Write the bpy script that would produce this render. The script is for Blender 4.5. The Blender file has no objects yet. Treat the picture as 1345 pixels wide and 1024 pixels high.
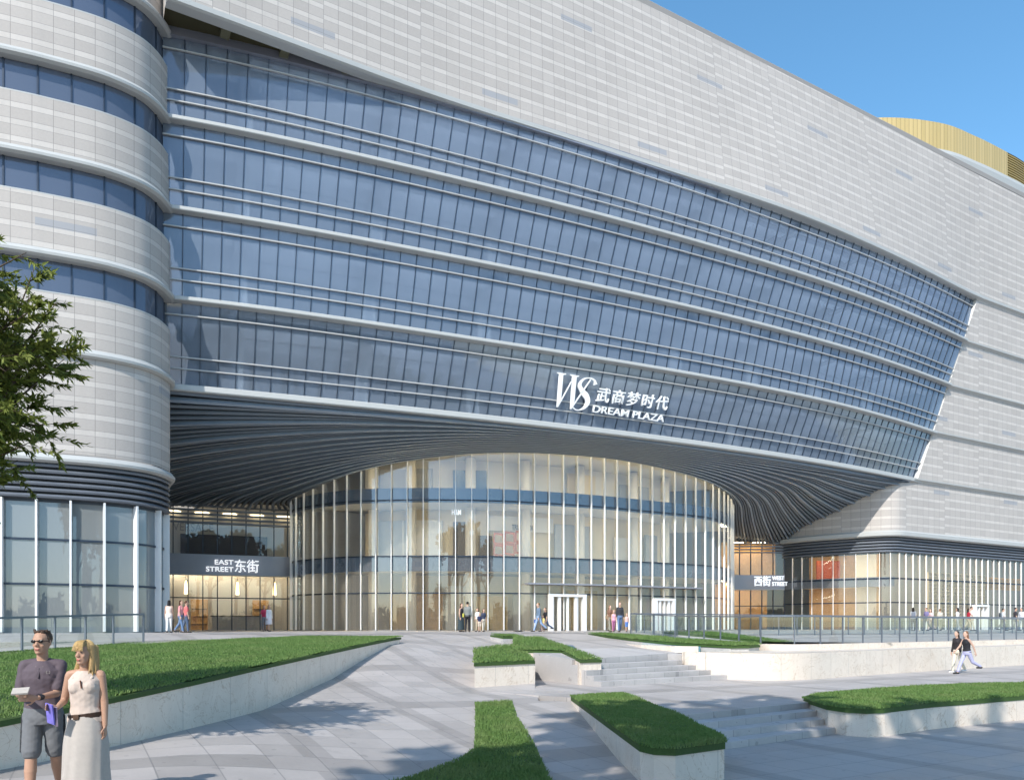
import bpy, math, random
import numpy as np
from mathutils import Vector, Matrix
R = math.radians
rnd = random.Random(11)
NR = np.random.RandomState(5)
sc = bpy.context.scene
COL = sc.collection

# ------------------------------------------------------------------ survey frame
F, CX, HY, CZ = 1000.0, 672.5, 822.0, 1.87
def at(px, py, Y):
    return Vector(((px - CX) / F * Y, Y, CZ + (HY - py) / F * Y))
def on(px, py, z):
    Y = (CZ - z) * F / (py - HY)
    return Vector(((px - CX) / F * Y, Y, z))
EX, EY = 0.872, 0.49              # direction of the facade in plan
def dd(x, y): return -EY * x + EX * y
def ss(x, y): return EX * x + EY * y
def fromsd(s, d): return (EX * s - EY * d, EY * s + EX * d)
D0 = dd(35.87, 67.3)              # facade plane

# ------------------------------------------------------------------ node helpers
class NT:
    def __init__(s, m):
        m.use_nodes = True
        s.t = m.node_tree; s.n = s.t.nodes; s.l = s.t.links
        for q in list(s.n): s.n.remove(q)
    def new(s, k, **kw):
        q = s.n.new(k)
        for a, v in kw.items():
            if a.startswith('i_'):
                q.inputs[a[2:].replace('_', ' ')].default_value = v
            else: setattr(q, a, v)
        return q
    def set(s, sock, v):
        if hasattr(v, 'is_linked') or isinstance(v, bpy.types.NodeSocket): s.l.new(v, sock)
        else: sock.default_value = v
    def math(s, op, a, b=None, c=None):
        q = s.n.new('ShaderNodeMath'); q.operation = op
        s.set(q.inputs[0], a)
        if b is not None: s.set(q.inputs[1], b)
        if c is not None: s.set(q.inputs[2], c)
        return q.outputs[0]
    def mix(s, f, a, b):
        q = s.n.new('ShaderNodeMix'); q.data_type = 'RGBA'
        s.set(q.inputs[0], f)
        for sk, v in ((q.inputs[6], a), (q.inputs[7], b)):
            if isinstance(v, (tuple, list)): sk.default_value = (*v[:3], 1)
            else: s.l.new(v, sk)
        return q.outputs[2]
    def noise(s, vec, scale, detail=3, rough=.5, dist=0):
        q = s.n.new('ShaderNodeTexNoise')
        if vec is not None: s.l.new(vec, q.inputs['Vector'])
        q.inputs['Scale'].default_value = scale; q.inputs['Detail'].default_value = detail
        q.inputs['Roughness'].default_value = rough; q.inputs['Distortion'].default_value = dist
        return q.outputs[0]
    def white(s, vec):
        q = s.n.new('ShaderNodeTexWhiteNoise'); q.noise_dimensions = '3D'
        s.l.new(vec, q.inputs['Vector']); return q.outputs['Value']
    def comb(s, x, y, z=0.0):
        q = s.n.new('ShaderNodeCombineXYZ')
        for i, v in enumerate((x, y, z)): s.set(q.inputs[i], v)
        return q.outputs[0]
    def mr(s, v, a, b, c, d):
        q = s.n.new('ShaderNodeMapRange'); s.set(q.inputs[0], v)
        for i, w in enumerate((a, b, c, d)): q.inputs[i + 1].default_value = w
        return q.outputs[0]
    def bsdf(s, col, rough=.5, metal=0, spec=.5, bump=None, bstr=.2, bdist=.02, trans=0):
        q = s.n.new('ShaderNodeBsdfPrincipled')
        if isinstance(col, (tuple, list)): q.inputs['Base Color'].default_value = (*col[:3], 1)
        else: s.l.new(col, q.inputs['Base Color'])
        s.set(q.inputs['Roughness'], rough)
        q.inputs['Metallic'].default_value = metal
        q.inputs['Specular IOR Level'].default_value = spec
        if bump is not None:
            b = s.n.new('ShaderNodeBump'); b.inputs['Strength'].default_value = bstr
            b.inputs['Distance'].default_value = bdist
            s.l.new(bump, b.inputs['Height']); s.l.new(b.outputs[0], q.inputs['Normal'])
        return q.outputs[0]
    def out(s, sh):
        o = s.n.new('ShaderNodeOutputMaterial'); s.l.new(sh, o.inputs['Surface'])

MATS = {}
def newmat(name):
    m = bpy.data.materials.new(name); MATS[name] = m; return m, NT(m)

def plain(name, col, rough=.5, metal=0, spec=.4, var=.10, scale=6.0, bump=0.0, emit=0):
    m, n = newmat(name)
    tc = n.new('ShaderNodeTexCoord').outputs['Object']
    f = n.noise(tc, scale, 4, .6)
    c = n.mix(f, tuple(v * (1 - var) for v in col), tuple(min(1, v * (1 + var)) for v in col))
    sh = n.bsdf(c, n.mr(f, .3, .7, max(.02, rough - .06), min(1, rough + .06)), metal, spec,
                f if bump else None, bump, .01)
    if emit:
        q = sh.node
        n.l.new(c, q.inputs['Emission Color']); q.inputs['Emission Strength'].default_value = emit
    n.out(sh)
    return m

def stone_mat(name, light, grey, P=.95, T=1.12):
    m, n = newmat(name)
    uv = n.new('ShaderNodeUVMap').outputs[0]
    sp = n.new('ShaderNodeSeparateXYZ'); n.l.new(uv, sp.inputs[0])
    u, v = sp.outputs[0], sp.outputs[1]
    up = n.math('DIVIDE', u, P)
    ci = n.math('FLOOR', up)
    blk = n.math('FLOOR', n.math('DIVIDE', up, 7.0))
    sub = n.math('GREATER_THAN', n.math('FRACT', n.math('DIVIDE', up, 7.0)), .5)
    off = n.math('MULTIPLY', n.math('FLOOR', n.math('MULTIPLY', n.white(n.comb(blk, 3.3, 1.7)), 3.0)), .26)
    v2 = n.math('DIVIDE', n.math('ADD', n.math('ADD', v, off), n.math('MULTIPLY', sub, 0.0)), T)
    fv = n.math('FRACT', v2); ri = n.math('FLOOR', v2)
    isl = n.math('LESS_THAN', fv, .36)
    rnd_ = n.white(n.comb(ci, n.math('MULTIPLY_ADD', ri, 2.0, isl), 5.0))
    pos = n.new('ShaderNodeNewGeometry').outputs['Position']
    gr = n.noise(pos, 9.0, 6, .75)
    big = n.noise(pos, .12, 2, .5)
    c = n.mix(isl, grey, light)
    k = n.math('ADD', n.math('MULTIPLY_ADD', rnd_, .10, .90), n.math('MULTIPLY_ADD', gr, .22, -.11))
    k = n.math('ADD', k, n.math('MULTIPLY_ADD', big, .12, -.06))
    cm = n.new('ShaderNodeVectorMath', operation='SCALE'); n.l.new(c, cm.inputs[0]); n.l.new(k, cm.inputs['Scale'])
    c = cm.outputs[0]
    stn = n.noise(n.comb(n.math('MULTIPLY', u, 1.6), n.math('MULTIPLY', v, .10), 0.0), 1.0, 4, .6)
    c = n.mix(n.mr(stn, .52, .75, 0, .22), c, (.36, .33, .30))
    # blue-grey ventilation panels let into the courses
    pu = n.math('FRACT', n.math('DIVIDE', n.math('ADD', u, n.math('MULTIPLY', n.math('FLOOR', n.math('DIVIDE', v, 6.72)), 5.7)), P * 14))
    pv = n.math('FRACT', n.math('DIVIDE', n.math('SUBTRACT', v, .35), 6.72))
    pan = n.math('MULTIPLY', n.math('MULTIPLY', n.math('GREATER_THAN', pu, .36), n.math('LESS_THAN', pu, .57)), n.math('LESS_THAN', pv, .055))
    c = n.mix(n.math('MULTIPLY', pan, .85), c, (.30, .31, .33))
    fu = n.math('FRACT', up)
    j1 = n.math('LESS_THAN', fu, .030)
    j2 = n.math('LESS_THAN', n.math('ABSOLUTE', n.math('SUBTRACT', fv, .36)), .013)
    j3 = n.math('LESS_THAN', fv, .026)
    jt = n.math('MAXIMUM', n.math('MAXIMUM', j1, j2), j3)
    c = n.mix(n.math('MULTIPLY', jt, .62), c, (.15, .145, .14))
    hgt = n.math('SUBTRACT', n.math('MULTIPLY', gr, .4), jt)
    n.out(n.bsdf(c, .62, 0, .35, hgt, .25, .015))
    return m

def glass_mat(name, tint, refl, fmin, fmax, rough=.0, wav=.0, diff=None, dfac=.0):
    m, n = newmat(name)
    tr = n.new('ShaderNodeBsdfTransparent'); tr.inputs[0].default_value = (*tint, 1)
    gl = n.new('ShaderNodeBsdfGlossy'); gl.inputs['Color'].default_value = (*refl, 1); gl.inputs['Roughness'].default_value = rough
    if wav:
        pos = n.new('ShaderNodeNewGeometry').outputs['Position']
        b = n.new('ShaderNodeBump'); b.inputs['Strength'].default_value = wav; b.inputs['Distance'].default_value = .02
        n.l.new(n.noise(pos, .35, 2, .5), b.inputs['Height']); n.l.new(b.outputs[0], gl.inputs['Normal'])
    lw = n.new('ShaderNodeLayerWeight'); lw.inputs[0].default_value = .35
    f = n.mr(lw.outputs['Fresnel'], 0, 1, fmin, fmax)
    a = tr.outputs[0]
    if diff:
        df = n.new('ShaderNodeBsdfDiffuse'); df.inputs[0].default_value = (*diff, 1)
        mx0 = n.new('ShaderNodeMixShader'); mx0.inputs[0].default_value = dfac
        n.l.new(a, mx0.inputs[1]); n.l.new(df.outputs[0], mx0.inputs[2]); a = mx0.outputs[0]
    mx = n.new('ShaderNodeMixShader'); n.l.new(f, mx.inputs[0])
    n.l.new(a, mx.inputs[1]); n.l.new(gl.outputs[0], mx.inputs[2])
    n.out(mx.outputs[0])
    return m

def paving_mat(name, col, A=1.2, B=.6, dark=.8):
    m, n = newmat(name)
    pos = n.new('ShaderNodeNewGeometry').outputs['Position']
    sp = n.new('ShaderNodeSeparateXYZ'); n.l.new(pos, sp.inputs[0])
    x, y = sp.outputs[0], sp.outputs[1]
    s = n.math('ADD', n.math('MULTIPLY', x, EX), n.math('MULTIPLY', y, EY))
    d = n.math('SUBTRACT', n.math('MULTIPLY', y, EX), n.math('MULTIPLY', x, EY))
    dv = n.math('DIVIDE', d, B); row = n.math('FLOOR', dv)
    su = n.math('ADD', n.math('DIVIDE', s, A), n.math('MULTIPLY', n.math('FLOORED_MODULO', row, 2.0), .0))
    ci = n.math('FLOOR', su)
    w = n.white(n.comb(ci, row, 2.0))
    fu, fv = n.math('FRACT', su), n.math('FRACT', dv)
    j = n.math('MAXIMUM', n.math('LESS_THAN', fu, .020 / A * 1.0), n.math('LESS_THAN', fv, .022 / B))
    band = n.math('LESS_THAN', n.math('FRACT', n.math('DIVIDE', n.math('ADD', s, .2), A * 4)), .155)
    band2 = n.math('LESS_THAN', n.math('FLOORED_MODULO', row, 7.0), .5)
    bandm = n.math('MAXIMUM', band, band2)
    g = n.noise(pos, 14, 6, .7); big = n.noise(pos, .35, 4, .6); mid = n.noise(pos, 1.6, 4, .65)
    k = n.math('ADD', n.math('MULTIPLY_ADD', w, .14, .84), n.math('MULTIPLY_ADD', g, .18, -.09))
    k = n.math('ADD', k, n.math('MULTIPLY_ADD', big, .24, -.12))
    k = n.math('ADD', k, n.math('MULTIPLY_ADD', mid, .16, -.08))
    k = n.math('MULTIPLY', k, n.math('MULTIPLY_ADD', bandm, dark - 1.0, 1.0))
    cm = n.new('ShaderNodeVectorMath', operation='SCALE'); cm.inputs[0].default_value = col; n.l.new(k, cm.inputs['Scale'])
    stain = n.mr(n.noise(pos, .9, 5, .7, .8), .58, .72, 0, .30)
    spot = n.math('MULTIPLY', n.math('GREATER_THAN', n.noise(pos, 5.5, 1, .3), .735), .45)
    c = n.mix(n.math('MAXIMUM', stain, spot), cm.outputs[0], (.20, .19, .185))
    c = n.mix(n.math('MULTIPLY', j, .48), c, (.13, .13, .132))
    rg = n.mr(n.math('ADD', n.math('MULTIPLY', mid, .6), n.math('MULTIPLY', w, .4)), .25, .75, .38, .66)
    n.out(n.bsdf(c, rg, 0, .4, n.math('SUBTRACT', n.math('MULTIPLY', g, .3), j), .22, .008))
    return m

def marble_mat(name, col, vein, amt=.55):
    m, n = newmat(name)
    pos = n.new('ShaderNodeNewGeometry').outputs['Position']
    a = n.noise(pos, 1.1, 5, .6, 1.2)
    v1 = n.math('LESS_THAN', n.math('ABSOLUTE', n.math('SUBTRACT', a, .5)), .006)
    b = n.noise(pos, 2.3, 4, .55, 1.8)
    v2 = n.math('LESS_THAN', n.math('ABSOLUTE', n.math('SUBTRACT', b, .47)), .004)
    cl = n.noise(pos, .8, 5, .65, .5)
    c = n.mix(n.mr(cl, .35, .7, 0, 1), col, tuple(v * w for v, w in zip(col, (.86, .85, .84))))
    c = n.mix(n.math('MULTIPLY', n.math('MAXIMUM', v1, v2), amt), c, vein)
    sp = n.new('ShaderNodeSeparateXYZ'); n.l.new(pos, sp.inputs[0])
    q = n.math('ADD', n.math('MULTIPLY', sp.outputs[0], .80), n.math('MULTIPLY', sp.outputs[1], .62))
    seam = n.math('LESS_THAN', n.math('FRACT', n.math('DIVIDE', q, 1.25)), .010)
    wr = n.white(n.comb(n.math('FLOOR', n.math('DIVIDE', q, 1.25)), 1.0, 4.0))
    dirt = n.noise(n.comb(n.math('MULTIPLY', q, 2.2), n.math('MULTIPLY', sp.outputs[2], .5), 0.0), 1.5, 5, .65)
    c = n.mix(n.math('MULTIPLY', wr, .14), c, (.58, .52, .46))
    c = n.mix(n.mr(dirt, .55, .78, 0, .30), c, (.40, .35, .29))
    c = n.mix(n.math('MULTIPLY', seam, .55), c, (.25, .22, .19))
    n.out(n.bsdf(c, n.mr(cl, .3, .7, .26, .44), 0, .45))
    return m

stone_mat('stone_cladding', (.53, .492, .455), (.435, .40, .370), .81, .78)
stone_mat('stone_cladding_tower', (.525, .487, .45), (.432, .397, .367), .86, .78)
glass_mat('curtain_glass', (.62, .72, .86), (.50, .62, .80), .06, .60, .02, .030, (.235, .285, .355), .50)
glass_mat('ribbon_glass', (.10, .15, .24), (.40, .46, .56), .11, .66, .01, .05, (.105, .125, .165), .80)
glass_mat('drum_glass', (.90, .93, .93), (.62, .76, .92), .085, .65, .0, .06, (.70, .64, .54), .115)
glass_mat('tower_glass', (.55, .62, .66), (.55, .65, .75), .07, .65, .0, .06, (.38, .41, .41), .50)
glass_mat('shop_glass', (.88, .88, .86), (.66, .76, .88), .07, .65, .0, .06, (.60, .56, .50), .08)
glass_mat('railing_glass', (.86, .92, .91), (.80, .92, 1.0), .07, .60)
plain('trim_metal', (.42, .43, .42), .55, .0, .5, .05, 2)
plain('rail_metal', (.42, .42, .41), .5, .0, .5, .04, 2)
plain('mullion_metal', (.035, .05, .075), .4, .4, .5, .1, 3)
plain('fin_white', (.80, .80, .79), .35, .1, .5, .04, 3)
plain('louver_metal', (.27, .33, .40), .36, .3, .5, .14, 1.2)
plain('batten_metal', (.18, .22, .265), .5, .3, .4, .15, 1.5)
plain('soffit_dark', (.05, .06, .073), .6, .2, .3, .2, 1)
plain('louver_tower', (.16, .18, .21), .42, .35, .5, .12, 1.5)
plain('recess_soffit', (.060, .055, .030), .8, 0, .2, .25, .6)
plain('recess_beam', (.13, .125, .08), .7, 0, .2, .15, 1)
plain('spandrel', (.27, .28, .32), .35, .3, .5, .1, 1)
plain('spandrel_blue', (.09, .13, .20), .3, .2, .5, .1, 1)
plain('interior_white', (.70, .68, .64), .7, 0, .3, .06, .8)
plain('interior_cream', (.72, .62, .44), .7, 0, .3, .08, .8)
plain('interior_grey', (.38, .39, .41), .7, 0, .3, .10, .5)
plain('ceiling_panel', (.62, .64, .66), .7, 0, .3, .06, 1)
plain('shop_ochre', (.50, .34, .12), .6, 0, .3, .2, 1.5)
plain('shop_wood', (.52, .31, .125), .5, 0, .35, .3, 3)
plain('shop_floor', (.36, .32, .27), .35, 0, .5, .15, 2)
plain('dark_fit', (.05, .045, .045), .5, 0, .4, .2, 4)
plain('poster_purple', (.075, .065, .09), .5, 0, .3, .35, 2.5)
plain('shop_red', (.35, .07, .03), .5, 0, .3, .2, 3)
plain('lattice_orange', (.50, .15, .06), .45, 0, .3, .15, 4)
plain('lamp_warm', (1.0, .72, .34), .5, 0, .3, .05, 4, 0, 6.0)
plain('cool_fill_glow', (.86, .93, 1.0), .5, 0, .3, .02, 4, 0, 9.0)
plain('warm_lamp_fill', (1.0, .81, .54), .5, 0, .3, .05, 4, 0, 21.0)
plain('upper_fill_glow', (1.0, .80, .50), .5, 0, .3, .05, 4, 0, 3.0)
plain('sign_white', (.86, .86, .85), .4, 0, .4, .02, 4)
plain('sign_lit', (.95, .96, 1.0), .4, 0, .4, .02, 4, 0, .8)
plain('sign_dark', (.10, .11, .12), .5, .2, .4, .1, 4)
plain('roof_felt', (.28, .28, .28), .8, 0, .2, .1, 1)
plain('water', (.22, .50, .56), .04, 0, .6, .12, 1.5)
plain('door_frame', (.78, .78, .77), .35, .1, .5, .04, 3)
paving_mat('paving_tiles', (.445, .41, .388), .8, .8)
paving_mat('step_tiles', (.50, .475, .46), .9, 5.0, .93)
paving_mat('strip_tiles', (.30, .29, .29), .9, .9, .95)
marble_mat('marble_cream', (.78, .685, .585), (.44, .31, .20))
marble_mat('marble_grey', (.50, .49, .48), (.2, .2, .2), .7)

def grass_mat(name, a, b, c):
    m, n = newmat(name)
    pos = n.new('ShaderNodeNewGeometry').outputs['Position']
    f = n.noise(pos, 30, 3, .7); g = n.noise(pos, 1.1, 4, .6)
    col = n.mix(n.mr(f, .35, .65, 0, 1), a, b)
    col = n.mix(n.mr(g, .45, .75, 0, .55), col, c)
    d = n.bsdf(col, .6, 0, .25)
    t = n.new('ShaderNodeBsdfTranslucent'); n.l.new(col, t.inputs[0])
    mx = n.new('ShaderNodeMixShader'); mx.inputs[0].default_value = .25
    n.l.new(d, mx.inputs[1]); n.l.new(t.outputs[0], mx.inputs[2]); n.out(mx.outputs[0])
grass_mat('grass_blades', (.105, .190, .048), (.180, .285, .085), (.26, .30, .12))
grass_mat('soil_turf', (.055, .105, .028), (.075, .14, .038), (.09, .12, .05))
grass_mat('leaves_olive', (.115, .155, .026), (.205, .24, .05), (.27, .29, .08))
grass_mat('leaves_dark', (.030, .065, .012), (.060, .105, .020), (.08, .11, .02))
plain('bark', (.10, .075, .055), .9, 0, .2, .35, 7, .6)

m, n = newmat('gold_cladding')
uv = n.new('ShaderNodeUVMap').outputs[0]
sp = n.new('ShaderNodeSeparateXYZ'); n.l.new(uv, sp.inputs[0])
fr = n.math('FRACT', n.math('DIVIDE', sp.outputs[0], .42))
w = n.white(n.comb(n.math('FLOOR', n.math('DIVIDE', sp.outputs[0], .42)), 1.0, 1.0))
rib = n.math('LESS_THAN', fr, .22)
c = n.mix(n.math('MULTIPLY', rib, .45), n.mix(w, (.44, .335, .14), (.51, .39, .175)), (.22, .16, .06))
n.out(n.bsdf(c, .45, .0, .5, n.math('SUBTRACT', 1.0, rib), .4, .03))
plain('gold_slat', (.42, .29, .09), .42, .4, .5, .1, 2)

# ------------------------------------------------------------------ mesh builder
class MB:
    def __init__(s): s.v = []; s.f = []; s.uv = []
    def face(s, pts, uvs=None):
        i = len(s.v); s.v += [tuple(p) for p in pts]; s.f.append(tuple(range(i, i + len(pts))))
        s.uv.append(uvs or [(0, 0)] * len(pts)); return s
    def box(s, c, dx, dy, dz, rot=0, R3=None):
        M = R3 or Matrix.Rotation(rot, 3, 'Z'); c = Vector(c)
        P = [c + M @ Vector((a * dx / 2, b * dy / 2, e * dz / 2)) for e in (-1, 1) for b in (-1, 1) for a in (-1, 1)]
        i = len(s.v); s.v += [tuple(p) for p in P]
        for q in ((0, 2, 3, 1), (4, 5, 7, 6), (0, 1, 5, 4), (2, 6, 7, 3), (0, 4, 6, 2), (1, 3, 7, 5)):
            s.f.append(tuple(i + k for k in q)); s.uv.append([(0, 0)] * 4)
        return s
    def bar(s, p, q, w, h, up=(0, 0, 1)):
        p, q = Vector(p), Vector(q); t = (q - p); L = t.length; t.normalize()
        a = t.cross(Vector(up))
        if a.length < 1e-4: a = t.cross(Vector((0, 1, 0)))
        a.normalize(); b = a.cross(t)
        M = Matrix((t, a, b)).transposed()
        return s.box((p + q) / 2, L, w, h, R3=M)
    def prism(s, poly, z0, z1):
        if sum(poly[i][0] * poly[(i + 1) % len(poly)][1] - poly[(i + 1) % len(poly)][0] * poly[i][1] for i in range(len(poly))) < 0:
            poly = list(poly)[::-1]
        nn = len(poly)
        zt = [z1(p[0], p[1]) if callable(z1) else z1 for p in poly]
        zb = [z0(p[0], p[1]) if callable(z0) else z0 for p in poly]
        T = [(p[0], p[1], z) for p, z in zip(poly, zt)]; B = [(p[0], p[1], z) for p, z in zip(poly, zb)]
        s.face(T); s.face(B[::-1])
        for i in range(nn):
            j = (i + 1) % nn; s.face((B[i], B[j], T[j], T[i]))
        return s
    def loft(s, rings, closed=True, caps=True):
        i = len(s.v); nn = len(rings[0])
        for r in rings: s.v += [tuple(p) for p in r]
        for a in range(len(rings) - 1):
            for k in range(nn if closed else nn - 1):
                k2 = (k + 1) % nn
                s.f.append((i + a * nn + k, i + a * nn + k2, i + (a + 1) * nn + k2, i + (a + 1) * nn + k)); s.uv.append([(0, 0)] * 4)
        if caps and closed:
            s.f.append(tuple(i + k for k in range(nn))[::-1]); s.uv.append([(0, 0)] * nn)
            b = i + (len(rings) - 1) * nn
            s.f.append(tuple(b + k for k in range(nn))); s.uv.append([(0, 0)] * nn)
        return s
    def sweep(s, path, prof, closed=False):
        """path: 3D points running left to right as seen from the square; prof: (outward, up) outline"""
        N = outward(path, closed)
        rings = [[(p[0] + n[0] * o, p[1] + n[1] * o, p[2] + h) for o, h in prof] for p, n in zip(path, N)]
        return s.loft(rings)
    def tube(s, path, r, k=8):
        rings = []; P = [Vector(p) for p in path]
        for i, p in enumerate(P):
            t = (P[min(i + 1, len(P) - 1)] - P[max(i - 1, 0)]).normalized()
            a = t.cross(Vector((0, 0, 1)))
            if a.length < 1e-3: a = Vector((1, 0, 0))
            a.normalize(); b = t.cross(a)
            rr = r[i] if isinstance(r, (list, tuple)) else r
            rings.append([p + (a * math.cos(6.2832 * j / k) + b * math.sin(6.2832 * j / k)) * rr for j in range(k)])
        return s.loft(rings)
    def strip(s, A, B, ua=None, va=None, vb=None):
        """surface between two polylines (A below, B above) with metric uv"""
        if ua is None:
            ua = [0]
            for i in range(1, len(A)): ua.append(ua[-1] + (Vector(A[i]) - Vector(A[i - 1])).length)
        for i in range(len(A) - 1):
            va0, va1 = (A[i][2], A[i + 1][2]) if va is None else (va, va)
            vb0, vb1 = (B[i][2], B[i + 1][2]) if vb is None else (vb, vb)
            s.face((A[i], A[i + 1], B[i + 1], B[i]), [(ua[i], va0), (ua[i + 1], va1), (ua[i + 1], vb1), (ua[i], vb0)])
        return s
    def build(s, name, mat, parent=None, smooth=False, merge=False):
        me = bpy.data.meshes.new(name); me.from_pydata(s.v, [], s.f)
        ul = me.uv_layers.new(name='UVMap')
        ul.data.foreach_set('uv', [c for q in s.uv for p in q for c in p])
        me.materials.append(MATS[mat])
        if smooth: me.polygons.foreach_set('use_smooth', [True] * len(me.polygons))
        me.update()
        return link(name, me, parent)

def link(name, data, parent=None):
    o = bpy.data.objects.new(name, data); COL.objects.link(o)
    if parent is not None:
        o.parent = parent
        o.matrix_parent_inverse = Matrix.Translation(-parent.location)
    return o
def empty(name, loc=(0, 0, 0)):
    o = bpy.data.objects.new(name, None); COL.objects.link(o); o.location = loc
    o.empty_display_size = .3; return o
def tag(o, label=None, cat=None, group=None, kind=None):
    if label: o['label'] = label
    if cat: o['category'] = cat
    if group: o['group'] = group
    if kind: o['kind'] = kind
    return o

def outward(path, closed=False):
    P = np.array([(p[0], p[1]) for p in path], float)
    t = np.gradient(P, axis=0)
    L = np.hypot(t[:, 0], t[:, 1]); L[L < 1e-9] = 1
    return np.stack([t[:, 1] / L, -t[:, 0] / L], 1)
def resample(P, n):
    P = np.array(P, float); L = np.r_[0, np.cumsum(np.linalg.norm(np.diff(P, axis=0), axis=1))]
    q = np.linspace(0, L[-1], n)
    return np.stack([np.interp(q, L, P[:, k]) for k in range(P.shape[1])], 1)
def length(P): return float(np.linalg.norm(np.diff(np.array(P, float), axis=0), axis=1).sum())
def catmull(P, sub=8):
    P = [np.array(p, float) for p in P]; out = []
    for i in range(len(P) - 1):
        p0, p1, p2, p3 = P[max(i - 1, 0)], P[i], P[i + 1], P[min(i + 2, len(P) - 1)]
        for k in range(sub):
            t = k / sub
            out.append(.5 * ((2 * p1) + (-p0 + p2) * t + (2 * p0 - 5 * p1 + 4 * p2 - p3) * t * t + (-p0 + 3 * p1 - 3 * p2 + p3) * t ** 3))
    out.append(P[-1]); return np.array(out)
def offset(path, d):
    N = outward(path); P = np.array(path, float).copy(); P[:, :2] += N * d; return P
def lift(P, z):
    P = np.array(P, float); return [(p[0], p[1], z) for p in P]
def sm(a, b, x):
    t = np.clip((x - a) / (b - a), 0, 1); return t * t * (3 - 2 * t)
# ================================================================== THE MALL
mall = tag(empty('shopping_mall', (10, 55, 1.55)),
           'huge stone and blue glass shopping mall with swooping louvred entrance soffit', 'shopping mall')
LV = [14.84, 19.30, 23.85, 28.35, 32.85]
BPX = [
 [(229,509),(265,512),(470,532),(575,542.5),(700,556),(825,571),(950,587),(1065,605),(1180,625),(1205,630)],
 [(229,392),(262,397),(470,423),(575,440),(700,458),(825,478),(930,497),(1065,523),(1180,552),(1225,566)],
 [(229,275),(261,280),(450,312),(575,336),(700,360),(825,386),(930,412),(1065,444),(1180,481),(1244,502)],
 [(229,157),(261,164),(450,203),(575,231),(700,262),(825,295),(930,325),(1065,366),(1180,407),(1265,444)],
 [(222,44),(345,73),(470,103),(573,133),(700,171),(825,208),(930,246),(1065,293),(1180,343),(1283,391)]]
NP = 67
CURVE = []
for z, px in zip(LV, BPX):
    xs = np.array([p[0] for p in px], float); ys = np.array([p[1] for p in px], float)
    c = np.polyfit((xs - 700) / 500, ys, 4)
    x = np.linspace(214, xs[-1], 240); y = np.polyval(c, (x - 700) / 500)
    Y = (z - CZ) * F / (HY - y)
    k = (x - xs[-1] + 160) / 160; k = np.clip(k, 0, 1)
    Y = Y * (1 + .009 * k * k)
    P = np.stack([(x - CX) / F * Y, Y], 1)
    CURVE.append(resample(P, NP + 1))
def S(iu, z):
    """point of the glass surface at panel index iu (float) and height z"""
    k = min(max(sum(z >= l for l in LV) - 1, 0), 3)
    t = (z - LV[k]) / (LV[k + 1] - LV[k])
    i = min(max(int(iu), 0), NP - 1); a = iu - i
    lo = CURVE[k][i] * (1 - a) + CURVE[k][i + 1] * a; hi = CURVE[k + 1][i] * (1 - a) + CURVE[k + 1][i + 1] * a
    q = lo * (1 - t) + hi * t
    return Vector((q[0], q[1], z))
def row(z, inset=0.0, n=NP + 1, i0=0.0, i1=NP):
    P = np.array([S(u, z) for u in np.linspace(i0, i1, n)])
    return offset(P, -inset) if inset else P

# curtain wall: four storeys of glass, mullions, rails and ledges
for k in range(4):
    b = MB(); A, B = row(LV[k] + .16), row(LV[k + 1] - .16)
    b.strip(A, B); b.build('curtain_glazing', 'curtain_glass', mall)
for i in range(1, NP):
    b = MB()
    for k in range(4):
        p, q = S(i, LV[k] + .15), S(i, LV[k + 1] - .15)
        t = (S(i + .5, LV[k]) - S(i - .5, LV[k])).normalized()
        b.bar(p, q, .042, .09, up=t.cross(Vector((0, 0, 1))))
    b.build('mullion', 'mullion_metal', mall)
for k in range(4):
    for fr in (.215, .345, .815):
        z = LV[k] + fr * 4.5
        MB().sweep(row(z), [(.04, -.030), (.14, -.030), (.14, .030), (.04, .030)]).build('glazing_rail', 'rail_metal', mall)
for k in range(5):
    pr = [(-.15, -.20), (.40, -.17), (.43, -.13), (.43, .02), (.38, .06), (-.15, .17)] if k else [(-.15, -.30), (.50, -.28), (.55, -.22), (.55, .04), (.48, .09), (-.15, .22)]
    if k < 4: MB().sweep(row(LV[k]), pr).build('floor_ledge', 'trim_metal', mall)
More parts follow.
